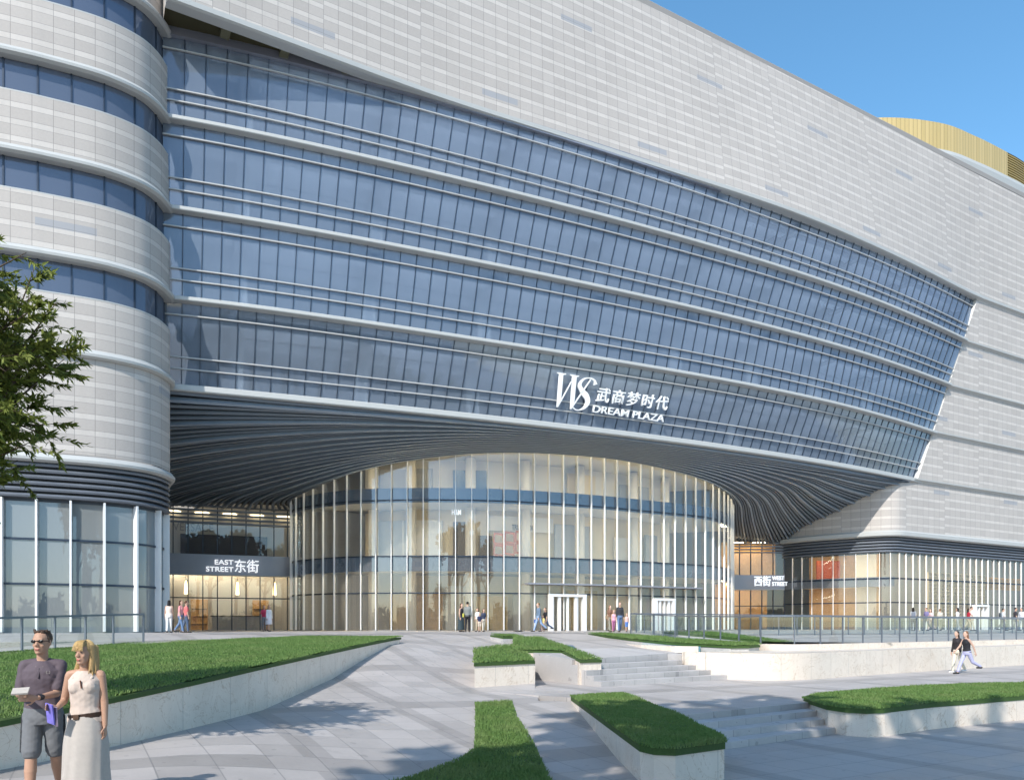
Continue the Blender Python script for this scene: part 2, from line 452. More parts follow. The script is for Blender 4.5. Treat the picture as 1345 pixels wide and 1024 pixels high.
# rooms behind the curtain wall
for k in range(5):
    b = MB(); A, B = row(LV[k] - .12, .25), row(LV[k] - .12, 9.0)
    b.strip(A, B, va=0, vb=9); A2, B2 = row(LV[k] + .12, .25), row(LV[k] + .12, 9.0) if k < 4 else row(LV[k], 9.0)
    b.strip(A2 if k < 4 else A, B2, va=0, vb=9)
    b.build('floor_slab', 'ceiling_panel', mall)
for k in range(4):
    b = MB(); b.strip(row(LV[k], 8.8), row(LV[k + 1], 8.8)); b.build('back_wall', 'interior_grey', mall)
    for u in range(4, NP, 8):
        p = S(u, LV[k]); N = Vector((*outward(row(LV[k]))[u], 0)); c = p - N * 2.6
        b = MB(); ring = lambda z: [(c[0] + .42 * math.cos(a * .5236), c[1] + .42 * math.sin(a * .5236), z) for a in range(12)]
        b.loft([ring(LV[k] + .1), ring(LV[k + 1] - .3)]); b.build('column', 'interior_white', mall, True)
        b = MB(); top = LV[k + 1] - .45
        b.bar(p - N * .7 + Vector((0, 0, top - p.z)), p - N * 8.6 + Vector((0, 0, top - p.z)), .55, .5)
        b.build('ceiling_beam', 'interior_grey', mall)
    for i in range(5, NP - 5, 8):
        P_ = row(LV[k] + .22, 1.9, 7, i, i + 5.5)
        MB().sweep(P_, [(-.16, -.03), (.16, -.03), (.16, .03), (-.16, .03)]).build('floor_fill_strip', 'cool_fill_glow', mall)  # added glowing strips, out of sight, to brighten the ceilings behind the glass
    for dpt in (1.6, 4.6):
        MB().sweep(row(LV[k + 1] - .42, dpt), [(-.3, -.15), (.3, -.15), (.3, .2), (-.3, .2)]).build('ceiling_duct', 'ceiling_panel', mall)

# upper stone wall (its foot follows the bulge of the glass, its top is straight)
edge_px = [(222,0),(290,20),(470,89),(573,126.5),(700,166.5),(825,207.6),(930,240),(1000,263),(1065,286),(1180,337),(1283,389.5)]
EP = []
for x, y in edge_px:
    Y = 31.03 * F / (HY - y); X = (x - CX) / F * Y
    EP.append((ss(X, Y), min(dd(X, Y), D0) if x > 573 else D0))
es = np.array([p[0] for p in EP]); ed = np.array([p[1] for p in EP])
ce = np.polyfit((es - 40) / 40, ed - D0, 5)
def edge_d(s):
    if s > es[-1] or s < es[2]: return D0
    w = sm(es[2], es[4], s) * (1 - sm(es[-2], es[-1], s) * .0)
    return D0 + min(0, float(np.interp(s, es, ed)) - D0) * w
s0 = ss(*at(218, 0, 37.7)[:2]); sv = np.linspace(s0, 118, 180)
dv = np.array([edge_d(s) for s in sv]); dv = np.convolve(np.pad(dv, 6, mode='edge'), np.ones(13) / 13, 'valid')
FOOT = [(*fromsd(s, d), 32.92) for s, d in zip(sv, dv)]
TOP = [(*fromsd(s, D0), 44.9) for s in sv]
mid = lambda a, b, t: [tuple(p[k] * (1 - t) + q[k] * t for k in range(3)) for p, q in zip(a, b)]
b = MB()
for j in range(6): b.strip(mid(FOOT, TOP, j / 6), mid(FOOT, TOP, (j + 1) / 6), ua=list(sv))
b.build('stone_wall', 'stone_cladding', mall)
MB().sweep(FOOT, [(-.5, -.20), (.08, -.20), (.20, -.14), (.22, .10), (.10, .17), (.004, .20), (-.5, .20)]).build('stone_foot_trim', 'trim_metal', mall)
MB().sweep(TOP, [(-1.2, -.4), (.03, -.4), (.06, .0), (.0, .08), (-1.2, .08)]).build('parapet_cap', 'stone_cladding', mall)
b = MB(); n0 = fromsd(s0, D0 + 45); n1 = fromsd(118, D0 + 45)
b.face([(*fromsd(s0, D0 + .8), 44.3), (*fromsd(118, D0 + .8), 44.3), (*n1, 44.3), (*n0, 44.3)]); b.build('roof', 'roof_felt', mall)
b = MB(); b.face([(*fromsd(s0, D0 + .02), 32.9), (*fromsd(s0, D0 + .02), 44.9), (*fromsd(s0, D0 + 8), 44.9), (*fromsd(s0, D0 + 8), 32.9)], [(0, 30), (0, 45), (8, 45), (8, 30)])
b.build('stone_end', 'stone_cladding', mall)
# dark soffit in the wedge between stone and glass head, with three beams
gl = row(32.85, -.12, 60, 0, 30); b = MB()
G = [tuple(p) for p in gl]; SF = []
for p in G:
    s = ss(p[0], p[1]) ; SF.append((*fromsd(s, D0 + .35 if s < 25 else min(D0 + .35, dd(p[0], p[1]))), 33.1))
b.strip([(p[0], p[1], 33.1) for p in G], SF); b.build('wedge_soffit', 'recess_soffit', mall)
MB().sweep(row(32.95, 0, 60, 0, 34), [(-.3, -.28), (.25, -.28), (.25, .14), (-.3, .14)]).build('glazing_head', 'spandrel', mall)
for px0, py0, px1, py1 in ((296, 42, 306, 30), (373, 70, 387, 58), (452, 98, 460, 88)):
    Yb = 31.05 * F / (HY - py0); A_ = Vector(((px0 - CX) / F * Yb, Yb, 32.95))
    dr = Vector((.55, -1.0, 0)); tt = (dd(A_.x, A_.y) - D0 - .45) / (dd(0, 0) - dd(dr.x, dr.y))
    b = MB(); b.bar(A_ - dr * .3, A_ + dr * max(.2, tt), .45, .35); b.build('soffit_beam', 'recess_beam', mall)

# ---- right wing in stone
sb, st_ = ss(35.87, 67.3), ss(44.0, 71.8)
def sedge(z): return sb + (z - LV[0]) / (LV[4] - LV[0]) * (st_ - sb)
wing_top = [(*fromsd(s, D0), 0) for s in np.linspace(0, 1, 2)]
for k in range(4):
    za, zb = LV[k] + .10, LV[k + 1] - .22
    A = [(*fromsd(s, D0), za) for s in np.linspace(sedge(za), 118, 40)]
    B = [(*fromsd(s, D0), zb) for s in np.linspace(sedge(zb), 118, 40)]
    b = MB()
    for i in range(39):
        b.face((A[i], A[i + 1], B[i + 1], B[i]), [(ss(*q[:2]), q[2]) for q in (A[i], A[i + 1], B[i + 1], B[i])])
    b.build('stone_band', 'stone_cladding', mall)
    b = MB()   # stone return against the glass, its sunlit brightness put into a paler colour
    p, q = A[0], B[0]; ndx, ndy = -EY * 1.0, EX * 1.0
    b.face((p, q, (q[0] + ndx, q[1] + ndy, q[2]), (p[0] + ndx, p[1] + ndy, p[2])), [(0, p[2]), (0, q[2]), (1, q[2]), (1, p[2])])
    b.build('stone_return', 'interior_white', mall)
for k in range(1, 5):
    P = [(*fromsd(s, D0), LV[k] - .06) for s in np.linspace(sedge(LV[k]) - .3, 118, 30)]
    MB().sweep(P, [(-.35, -.16), (.02, -.16), (.10, -.08), (.26, -.02), (.28, .10), (.02, .16), (-.35, .16)]).build('floor_ledge', 'trim_metal', mall)

WP = catmull([(25.6, 72.3), (27.2, 70.3), (29.0, 68.6), (31.0, 67.05), (32.4, 66.25), (33.6, 66.15), (34.8, 66.75), (35.9, 67.35), (40, 69.65), (48, 74.14), (60, 80.88), (80, 92.1)], 8)
def cum(P): return list(np.r_[0, np.cumsum(np.linalg.norm(np.diff(np.array(P)[:, :2], axis=0), axis=1))])
b = MB(); uw = cum(WP)
for j in range(3): b.strip(lift(WP, 10.05 + j * 1.55), lift(WP, 10.05 + (j + 1) * 1.55), ua=uw)
b.build('stone_band', 'stone_cladding', mall)
i0 = 52
MB().sweep(lift(WP[i0:], 14.76), [(-.35, -.16), (.02, -.16), (.10, -.08), (.26, -.02), (.28, .10), (.02, .16), (-.35, .16)]).build('floor_ledge', 'trim_metal', mall)
MB().sweep(lift(WP, 9.95), [(-.3, -.30), (.10, -.30), (.26, -.2), (.28, .10), (.02, .26), (-.3, .26)]).build('base_trim', 'trim_metal', mall)
WI = offset(WP, -.30)
for j in range(5):
    MB().sweep(lift(WI, 8.32 + j * .27), [(-.1, .0), (.16, .02), (.20, .09), (.14, .18), (-.1, .2)]).build('louver', 'louver_tower', mall)
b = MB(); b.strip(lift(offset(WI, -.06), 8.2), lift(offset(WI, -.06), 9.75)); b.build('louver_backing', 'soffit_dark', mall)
b = MB(); WG = offset(WP, -.35); b.strip(lift(WG, 1.55), lift(WG, 8.3)); b.build('shop_glazing', 'shop_glass', mall)
WF = resample(WP, int(length(WP) / .95)); NWF = outward(WF)
for i in range(1, 52):
    p = WF[i] - NWF[i] * .27
    t = Vector((-NWF[i][1], NWF[i][0], 0))
    MB().box((p[0], p[1], 4.92), .048, .11, 6.72, math.atan2(t.y, t.x)).build('glass_fin', 'fin_white', mall)
for z, hh in ((3.95, .05), (6.05, .07)):
    MB().sweep(lift(WG, z), [(.0, -hh), (.06, -hh), (.06, hh), (.0, hh)]).build('transom', 'mullion_metal', mall)
for p in (WG[0],):
    pass
MB().sweep(lift(WG[:40], 5.85), [(-.02, -.5), (-.10, -.5), (-.10, .35), (-.02, .35)]).build('spandrel_band', 'spandrel', mall)

# ---- rounded stone corner tower at the left
TP = catmull([(-44, 27.1), (-36, 30.1), (-30, 32.3), (-23.3, 34.7), (-21.5, 35.42), (-19.96, 36.15), (-19.1, 36.72), (-18.45, 37.35), (-18.05, 37.95), (-17.82, 38.7), (-17.78, 39.5), (-17.95, 40.5), (-18.95, 42.2), (-20.45, 45.0), (-22.6, 48.8), (-25.9, 55.2)], 7)
TS = offset(TP, -.22); ut = cum(TS); TWI = offset(TP, -.52)
TL = [9.75] + LV + [37.3]
segs = [(10.0, 14.66)] + [(LV[k] + .16, LV[k + 1] - 1.80) for k in range(4)] + [(33.0, 35.5)]
for za, zb in segs:
    b = MB(); nn = 3
    for j in range(nn): b.strip(lift(TS, za + (zb - za) * j / nn), lift(TS, za + (zb - za) * (j + 1) / nn), ua=ut)
    b.build('stone_band', 'stone_cladding_tower', mall)
    MB().sweep(lift(TS, zb), [(-.4, -.04), (.004, -.04), (.004, .02), (-.4, .02)]).build('window_sill', 'trim_metal', mall)
for z in TL[:-1]:
    MB().sweep(lift(TS, z), [(-.4, -.24), (.08, -.24), (.24, -.16), (.26, -.04), (.10, .16), (.004, .20), (-.4, .20)]).build('floor_ledge', 'trim_metal', mall)
tf = resample(TWI, int(length(TWI) / 1.32)); tN = outward(tf)
for k in range(1, 5):
    za, zb = LV[k] - 1.82, LV[k] - .22
    b = MB(); b.strip(lift(TWI, za), lift(TWI, zb)); w = b.build('ribbon_window', 'ribbon_glass', mall)
    for i in range(6, len(tf) - 1):
        MB().box((tf[i][0], tf[i][1], (za + zb) / 2), .07, .10, zb - za, math.atan2(tN[i][0], -tN[i][1])).build('window_mullion', 'mullion_metal', w)
TI = offset(TP, -.45)
for j in range(6):
    MB().sweep(lift(TI, 7.85 + j * .29), [(-.1, .0), (.20, .02), (.24, .10), (.16, .19), (-.1, .22)]).build('louver', 'louver_tower', mall)
b = MB(); b.strip(lift(offset(TI, -.06), 7.7), lift(offset(TI, -.06), 9.7)); b.build('louver_backing', 'soffit_dark', mall)
TG = offset(TP, -.55)
b = MB(); b.strip(lift(TG, 1.55), lift(TG, 7.8)); b.build('shop_glazing', 'tower_glass', mall)
tg = resample(TG, int(length(TG) / 1.32)); NG = outward(tg)
for i in range(2, len(tg) - 3):
    p = tg[i] + NG[i] * .16
    MB().box((p[0], p[1], 4.70), .085, .32, 6.2, math.atan2(NG[i][0], -NG[i][1])).build('glass_fin', 'fin_white', mall)
for z in (3.85, 5.95):
    MB().sweep(lift(TG, z), [(.0, -.05), (.06, -.05), (.06, .05), (.0, .05)]).build('transom', 'mullion_metal', mall)
# shop inside the tower: floor, back wall, ceiling
b = MB(); TB = offset(TP, -5.0)[:70]
b.strip(lift(TG[:70], 7.7), lift(TB, 7.7)); b.build('ceiling', 'interior_grey', mall)
b = MB(); b.strip(lift(TB, 1.55), lift(TB, 7.8)); b.build('back_wall', 'interior_grey', mall)
b = MB(); b.strip(lift(TG[:70], 1.57), lift(TB, 1.57)); b.build('shop_floor', 'shop_floor', mall)

# ---- entrance drum
xs_ = [386, 428, 479, 560, 660, 773, 841, 915, 943, 960]; Ys_ = [49.6, 47.2, 46.0, 45.6, 46.0, 47.9, 49.8, 52.3, 54.2, 57.0]
tx = [386, 393, 441, 499, 550, 621, 677, 748, 799, 855, 901, 932, 954, 962]; ty = [656, 653, 628, 611, 602.5, 595, 593, 596, 601, 611, 622, 634, 648, 659]
KD = 1.12
base = [(-16.25, 58.0, 10.7)]
for x, Y in zip(xs_, Ys_):
    Y *= KD; base.append(((x - CX) / F * Y, Y, CZ + (HY - float(np.interp(x, tx, ty))) / F * Y))
base += [(19.3, 67.0, 11.2), (20.9, 72.3, 9.9)]
ARCH = resample(catmull(base, 10), 120)
zz = ARCH[:, 2]; zz = np.convolve(np.pad(zz, 4, mode='edge'), np.ones(9) / 9, 'valid'); ARCH[:, 2] = zz
DR = ARCH.copy()
def slab_px(z, h, name, mat, mat2):
    P = lift(DR, z)
    MB().sweep(P, [(-.25, -h), (-.04, -h), (-.04, 0), (-.25, 0)]).build(name, mat, mall)
for k, (z0, z1) in enumerate(((1.55, 6.55), (6.55, 10.3), (10.3, None))):
    b = MB(); A = lift(DR, z0); B = lift(DR, z1) if z1 else [tuple(p) for p in ARCH]
    b.strip(A, B); b.build('drum_glazing', 'drum_glass', mall)
slab_px(6.55, .98, 'spandrel_band', 'spandrel_blue', None)
slab_px(11.15, .95, 'spandrel_band', 'spandrel_blue', None)
for z in (4.1, 6.57, 10.33):
    MB().sweep(lift(DR, z), [(.0, -.04), (.07, -.04), (.07, .04), (.0, .04)]).build('transom', 'mullion_metal', mall)
nf = int(length(DR[:, :2]) / 1.03); DF = resample(DR, nf); NF = outward(DF)
for i in range(1, nf - 8):
    p = DF[i] + np.array([*NF[i], 0]) * .14; z1 = DF[i][2] + .1
    MB().box((p[0], p[1], (1.6 + z1) / 2), .048, .16, z1 - 1.6, math.atan2(NF[i][0], -NF[i][1])).build('glass_fin', 'fin_white', mall)
# inside the drum
for z in (5.8, 10.5):
    b = MB(); A, B = offset(DR, -.3)[1:112], offset(DR, -5.5)[1:112]
    b.strip(lift(A, z), lift(B, z)); b.strip(lift(A, z + .62), lift(B, z + .62)); b.build('floor_slab', 'interior_white', mall)
b = MB(); A, B = DR[0:110], offset(DR[0:110], -9.5); b.strip(lift(A, 1.57), lift(B, 1.57)); b.build('shop_floor', 'shop_floor', mall)
b = MB(); A, B = DR[0:110], offset(DR[0:110], -9.5); b.strip(lift(A, 14.2), lift(B, 14.2)); b.build('ceiling', 'interior_white', mall)
for z0, z1, mt in ((1.57, 5.85, 'interior_cream'), (6.35, 10.6, 'interior_cream'), (11.0, 14.2, 'interior_white')):
    b = MB(); B = offset(DR, -5.6 if z0 > 2 else -9.0)[1:112]; b.strip(lift(B, z0), lift(B, z1)); b.build('back_wall', mt, mall)
dq = outward(DR)
def inner(i, d): return DR[i][0] - dq[i][0] * d, DR[i][1] - dq[i][1] * d, math.atan2(dq[i][0], -dq[i][1])
for i in range(16, 100, 12):
    x, y, a = inner(i, 4.4)
    b = MB(); b.loft([[(x + .38 * math.cos(q * .5236), y + .38 * math.sin(q * .5236), z) for q in range(12)] for z in (1.57, 14.1)])
    b.build('column', 'interior_white', mall, True)
def shopfront(i, z, w, h, mat, d=5.3, t=.18, name='shop_panel'):
    x, y, a = inner(i, d); return MB().box((x, y, z + h / 2), w, t, h, a).build(name, mat, mall)
for i, z, w, h, mt in ((22, 6.4, 2.6, 3.3, 'interior_grey'), (30, 6.4, 3.0, 3.3, 'interior_white'), (38, 6.4, 1.2, 3.2, 'dark_fit'), (44, 6.4, 1.0, 2.2, 'dark_fit'), (52, 9.0, 5.2, 1.1, 'interior_white'), (64, 6.4, 3.4, 3.3, 'interior_grey'),
                       (76, 6.4, 2.4, 2.6, 'interior_white'), (84, 6.4, 1.4, 3.0, 'interior_grey'), (26, 11.1, 4.0, 2.4, 'interior_grey'), (40, 11.1, 2.5, 2.3, 'spandrel_blue'), (54, 11.1, 5.0, 1.2, 'interior_white'), (66, 11.1, 2.6, 2.6, 'interior_cream'), (78, 11.1, 3.0, 2.2, 'interior_grey'),
                       (20, 1.6, 3.2, 2.8, 'shop_ochre'), (28, 1.6, 3.4, 2.9, 'shop_wood'), (38, 1.6, 2.4, 3.4, 'interior_white'), (46, 1.6, 3.5, 2.6, 'shop_ochre'), (58, 1.6, 4.0, 2.8, 'interior_grey'), (70, 1.6, 3.0, 3.2, 'shop_ochre'), (80, 1.6, 2.6, 2.8, 'shop_wood')):
    shopfront(i, z, w, h, mt, 5.3 if z > 2 else 7.5 + (i % 3) * .35)
for z in (5.77, 10.47, 14.1):
    for i in range(6, 104, 7):
        a_, b_ = inner(i + 1, .62), inner(i + 6, .62)
        MB().bar((a_[0], a_[1], z), (b_[0], b_[1], z), .4, .03).build('hidden_fill_strip', 'warm_lamp_fill', mall)  # added strips hidden behind the spandrels to brighten the drum interior
b = MB(); B = [fromsd(q, D0 + 22) for q in (-34, 125)]
b.strip([(*B[0], .5), (*B[1], .5)], [(*B[0], 44), (*B[1], 44)]); b.build('core_wall', 'interior_grey', mall)
for q in (-34, 125):
    a_, c_ = fromsd(q, D0 + 3), fromsd(q, D0 + 22); MB().strip([(*a_, .5), (*c_, .5)], [(*a_, 44), (*c_, 44)]).build('core_wall', 'interior_grey', mall)
# glass canopy over the doors, door frames
def drum_px(px):
    j = int(np.argmin([abs((p[0] / p[1] * F + CX) - px) + (0 if p[1] < 66 else 500) for p in DR])); return j
ja, jb = drum_px(688), drum_px(912)
MB().sweep(lift(DR[ja:jb + 1], 4.75), [(.02, -.07), (.75, -.05), (.75, .05), (.02, .07)]).build('entrance_canopy', 'spandrel', mall)
def doorset(px, wpx, h, name, leaves=3):
    j = drum_px(px); p = DR[j] + np.array([*dq[j], 0]) * .30; a = math.atan2(dq[j][0], -dq[j][1])
    wdt = wpx * p[1] / F; t = Vector((math.cos(a), math.sin(a), 0))
    b = MB()
    for s in (-1, 1):
        q = Vector((p[0], p[1], 0)) + t * s * wdt / 2; b.box((q.x, q.y, 1.55 + h / 2), .28, .35, h, a)
    b.box((p[0], p[1], 1.55 + h + .09), wdt + .28, .38, .18, a)
    r = b.build(name, 'door_frame', mall)
    for k in range(1, leaves):
        q = Vector((p[0], p[1], 0)) + t * (k / leaves - .5) * wdt
        MB().box((q.x, q.y, 1.55 + h / 2), .20 if k % 2 else .12, .22, h, a).build('door_leaf', 'door_frame', r)
doorset(743, 48, 2.35, 'revolving_door', 4)
doorset(871, 30, 2.2, 'entrance_door', 4)

# ---- louvred soffit between the curtain wall and the drum
c0 = resample(row(14.55, -.25), 64)
d0 = resample(catmull([c0[0], (-19.05, 42.4, 13.6), (-20.55, 45.2, 12.3), (-22.7, 49.0, 11.4), (-25.5, 54.5, 10.75), (-20.8, 56.3, 10.7), ARCH[0]], 8), 100)
d1 = resample(catmull([c0[-1], (34.3, 66.5, 14.45), (32.4, 66.35, 14.0), (31.0, 67.1, 13.3), (28.9, 68.75, 12.1), (27.1, 70.5, 11.2), (25.6, 72.4, 9.95), ARCH[-1]], 8), 100)
c1 = resample(ARCH, 64)
NS = 64
def soffit(s, t):
    c = lambda P, q: np.array([np.interp(q * (len(P) - 1), np.arange(len(P)), P[:, k]) for k in range(3)])
    a, b_ = c(c0, s), c(c1, s)
    tl = t
    l = (1 - tl) * a + tl * b_
    w0 = max(0, 1 - s / .38) ** 2; w1 = max(0, 1 - (1 - s) / .42) ** 2
    L0 = (1 - tl) * c0[0] + tl * c1[0]; L1 = (1 - tl) * c0[-1] + tl * c1[-1]
    return l + w0 * (c(d0, t) - L0) + w1 * (c(d1, t) - L1)
NTT = 57
GRID = np.array([[soffit(s, t) for s in np.linspace(0, 1, NS)] for t in np.linspace(0, 1, NTT + 1)])
gs = np.gradient(GRID, axis=1); gt = np.gradient(GRID, axis=0)
GN = np.cross(gs, gt); GN /= np.linalg.norm(GN, axis=2, keepdims=True) + 1e-9
GN *= -np.sign(GN[:, :, 2].mean())
GT = gt / (np.linalg.norm(gt, axis=2, keepdims=True) + 1e-9)
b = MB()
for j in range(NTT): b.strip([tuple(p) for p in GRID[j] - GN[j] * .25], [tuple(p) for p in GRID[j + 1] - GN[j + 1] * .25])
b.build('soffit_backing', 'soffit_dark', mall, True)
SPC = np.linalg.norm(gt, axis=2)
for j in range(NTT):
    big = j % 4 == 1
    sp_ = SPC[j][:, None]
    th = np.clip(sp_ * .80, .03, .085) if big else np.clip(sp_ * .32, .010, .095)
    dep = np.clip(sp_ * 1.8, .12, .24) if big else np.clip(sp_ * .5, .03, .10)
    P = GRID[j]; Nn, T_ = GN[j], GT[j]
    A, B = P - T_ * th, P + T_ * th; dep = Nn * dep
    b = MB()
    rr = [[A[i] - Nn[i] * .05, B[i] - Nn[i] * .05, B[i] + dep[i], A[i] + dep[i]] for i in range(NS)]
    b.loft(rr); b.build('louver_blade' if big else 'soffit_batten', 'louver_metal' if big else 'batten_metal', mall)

# ---- the two street entrances left and right of the drum
def street(P, k, lower):
    g = lambda z: CZ + (z - CZ) * k if z > 1.6 else z
    L = length(P); n_ = max(2, int(L / .95)); Q = resample(P, n_ + 1); N = outward(Q)
    b = MB(); b.strip(lift(P, 1.55), lift(P, g(5.25))); b.build('shop_glazing', 'shop_glass', mall)
    b = MB(); b.strip(lift(P, g(6.55)), lift(P, g(8.5))); b.build('shop_glazing', 'shop_glass', mall)
    MB().sweep(lift(P, g(5.9)), [(-.1, -.65 * k), (.12, -.65 * k), (.12, .65 * k), (-.1, .65 * k)]).build('spandrel_band', 'spandrel', mall)
    MB().sweep(lift(P, g(5.22)), [(-.1, -.05), (.2, -.05), (.2, .03), (-.1, .03)]).build('band_edge', 'trim_metal', mall)
    for j in range(5):
        MB().sweep(lift(P, g(8.55 + j * .27)), [(-.1, 0), (.1, .0), (.1, .13), (-.1, .13)]).build('louver', 'louver_tower', mall)
    for i in range(n_ + 1):
        q = Q[i]; MB().box((q[0], q[1], (1.57 + g(5.2)) / 2), .07, .16, g(5.2) - 1.57, math.atan2(N[i][0], -N[i][1])).build('mullion', 'mullion_metal', mall)
        MB().box((q[0], q[1], (g(6.55) + g(9.7)) / 2), .07, .16, g(9.7) - g(6.55), math.atan2(N[i][0], -N[i][1])).build('upper_mullion', 'mullion_metal', mall)
    MB().sweep(lift(P, g(3.72)), [(-.03, -.04), (.06, -.04), (.06, .04), (-.03, .04)]).build('transom', 'mullion_metal', mall)
    bk = offset(P, -5.0)
    b = MB(); b.strip(lift(bk, 1.5), lift(bk, g(5.95))); b.build('back_wall', lower, mall)
    bk2 = offset(P, -2.5); b = MB(); b.strip(lift(bk2, g(5.3)), lift(bk2, g(9.8))); b.build('back_wall', 'interior_white' if lower == 'shop_ochre' else 'shop_wood', mall)
    b = MB(); b.strip(lift(P, g(5.95)), lift(bk, g(5.95))); b.build('ceiling', 'interior_cream', mall)
    b = MB(); b.strip(lift(P, 1.57), lift(bk, 1.57)); b.build('shop_floor', 'shop_floor', mall)
    m_ = resample(offset(P, -2.6), n_ + 1)
    for i in range(1, n_, 2):
        for zz_, pp in ((g(5.85), m_),) + (((g(9.6), resample(offset(P, -1.2), n_ + 1)),) if k < 1.1 else ()):  # the upper panels are added to brighten the west window
            MB().box((pp[i][0], pp[i][1], zz_), 1.1, 1.1, .06).build('lamp_fill_panel', 'warm_lamp_fill', mall)
        if k > 1.1: MB().box((m_[i][0], m_[i][1], g(9.55)), .9, .9, .06).build('lamp_fill_panel', 'upper_fill_glow', mall)  # added panels that lighten the dim upper east window
    return Q, N
EPATH = np.array([(-25.3, 54.4), (-20.8, 56.2), (-16.1, 58.1)], float); EPATH = np.c_[resample(EPATH, 12), np.zeros(12)]
EQ, EN = street(EPATH, 1.12, 'shop_ochre')
WPATH = np.array([(20.6, 72.5), (25.9, 72.45)], float); WPATH = np.c_[resample(WPATH, 8), np.zeros(8)]
WQ, WN = street(WPATH, 1.04, 'shop_wood')
# west wing shop interiors
wb = offset(WP, -5.5)[6:70]
b = MB(); b.strip(lift(WG[6:70], 8.95), lift(wb, 8.95)); b.build('ceiling', 'interior_white', mall)
b = MB(); b.strip(lift(WG[6:70], 1.57), lift(wb, 1.57)); b.build('shop_floor', 'shop_floor', mall)
b = MB(); b.strip(lift(offset(WP, -4.8)[0:34], 1.55), lift(offset(WP, -4.8)[0:34], 9.0)); b.build('back_wall', 'shop_wood', mall)
b = MB(); b.strip(lift(offset(WP, -4.8)[33:50], 1.55), lift(offset(WP, -4.8)[33:50], 9.0)); b.build('back_wall', 'interior_white', mall)
b = MB(); b.strip(lift(offset(WP, -4.8)[49:80], 1.55), lift(offset(WP, -4.8)[49:80], 9.0)); b.build('back_wall', 'interior_grey', mall)
b = MB(); A = offset(WP, -.45)[0:36]; B = offset(WP, -4.7)[0:36]; b.strip(lift(A, 5.5), lift(B, 5.5)); b.build('floor_slab', 'interior_cream', mall)
wm = offset(WP, -1.3)
for i in range(2, 76, 3):
    for z in ((5.44, 8.85) if i < 34 else (8.85,)):
        P_ = [wm[i], (wm[i] + wm[i + 1]) / 2, wm[i + 1], wm[i + 2]]
        MB().sweep([(p[0], p[1], z) for p in P_], [(-.25, -.03), (.25, -.03), (.25, .03), (-.25, .03)]).build('hidden_fill_strip', 'warm_lamp_fill', mall)  # added strips tucked out of sight to brighten the wing shops

# ---- gold roof volume
GP = catmull([(18, 75.5), (26, 72.6), (33.9, 71.0), (40.2, 71.7), (44.9, 73.7), (49.6, 76.2), (52.5, 77.9), (62, 84), (75, 92)], 10)
ug = cum(GP); cut = 50
b = MB(); b.strip(lift(GP[:cut + 1], 46.6), lift(GP[:cut + 1], 49.25), ua=ug[:cut + 1]); b.build('roof_crown', 'gold_cladding', mall)
b = MB(); b.strip(lift(offset(GP[cut:], -.25), 46.6), lift(offset(GP[cut:], -.25), 49.25)); b.build('crown_backing', 'dark_fit', mall)
for j in range(11):
    MB().sweep(lift(GP[cut:], 46.62 + j * .24), [(-.2, 0), (.0, 0), (.0, .13), (-.2, .13)]).build('crown_slat', 'gold_slat', mall)
b = MB(); q = [tuple(p) for p in lift(GP, 49.25)]; b.face([*q, (75, 125, 49.25), (18, 125, 49.25)]); b.build('crown_roof', 'gold_slat', mall)
MB().sweep(lift(GP, 46.25), [(-.6, -2.0), (.05, -2.0), (.35, .0), (.3, .32), (-.6, .32)]).build('crown_base', 'trim_metal', mall)
# ================================================================== GROUND
def zramp(X, Y):
    d = -EY * X + EX * Y
    zr = np.interp(d, [9, 11, 18, 19.4, 34, 36], [-.55, -.5, -.02, 0, 1.5, 1.55])
    zi = np.interp(Y, [0, 17, 22, 28, 36], [0, 0, .35, 1.2, 1.55])
    zo = np.interp(Y, [0, 14, 20, 28, 33], [.2, .6, 1.05, 1.5, 1.55])
    wl = sm(-1.0, -5.0, X); k = sm(-6.0, -12.0, X)
    return zr * (1 - wl) + (zi * (1 - k) + zo * k) * wl
def zup(X, Y): return np.interp(-EY * X + EX * Y, [20.7, 33, 36], [.78, 1.5, 1.55])
def field(name, xs, ys, zf, keep, mat):
    X, Y = np.meshgrid(xs, ys); Z = zf(X, Y); b = MB(); nx = len(xs)
    b.v = [tuple(p) for p in np.stack([X.ravel(), Y.ravel(), Z.ravel()], 1)]
    cx, cy = (X[:-1, :-1] + X[1:, 1:]) / 2, (Y[:-1, :-1] + Y[1:, 1:]) / 2
    K = keep(cx, cy)
    for j in range(len(ys) - 1):
        for i in range(nx - 1):
            if K[j, i]:
                q = j * nx + i; b.f.append((q, q + 1, q + 1 + nx, q + nx)); b.uv.append([(0, 0)] * 4)
    return tag(b.build(name, mat, None, True), kind='structure')
tag(MB().face([(-3000, -3000, -1.2), (3000, -3000, -1.2), (3000, 3000, -1.2), (-3000, 3000, -1.2)]).build('ground', 'strip_tiles'), kind='structure')
field('ramp_pavement', np.r_[np.arange(-60, -16, 2.0), np.arange(-16, .31, .4), np.arange(.7, 2.4, .4)], np.r_[np.arange(-20, 4, 2.0), np.arange(4, 86, .5)], zramp,
      lambda x, y: (x < .5) | ((dd(x, y) < 18.4) & (y < 20.2)), 'paving_tiles')
field('upper_plaza', np.r_[np.arange(.1, 90, .8)], np.arange(16, 110, .8), zup, lambda x, y: (dd(x, y) > 22.2) & ((x > 2.6) | (dd(x, y) > 26.5)), 'paving_tiles')
WALLF = catmull([(6.3, 28.2), (6.7, 27.55), (7.5, 26.95), (8.3, 26.5), (9.2, 26.3), (10.5, 26.75), (12.5, 28.25), (16, 30.8), (24.7, 36.8), (40, 47.5), (60, 60)], 6)
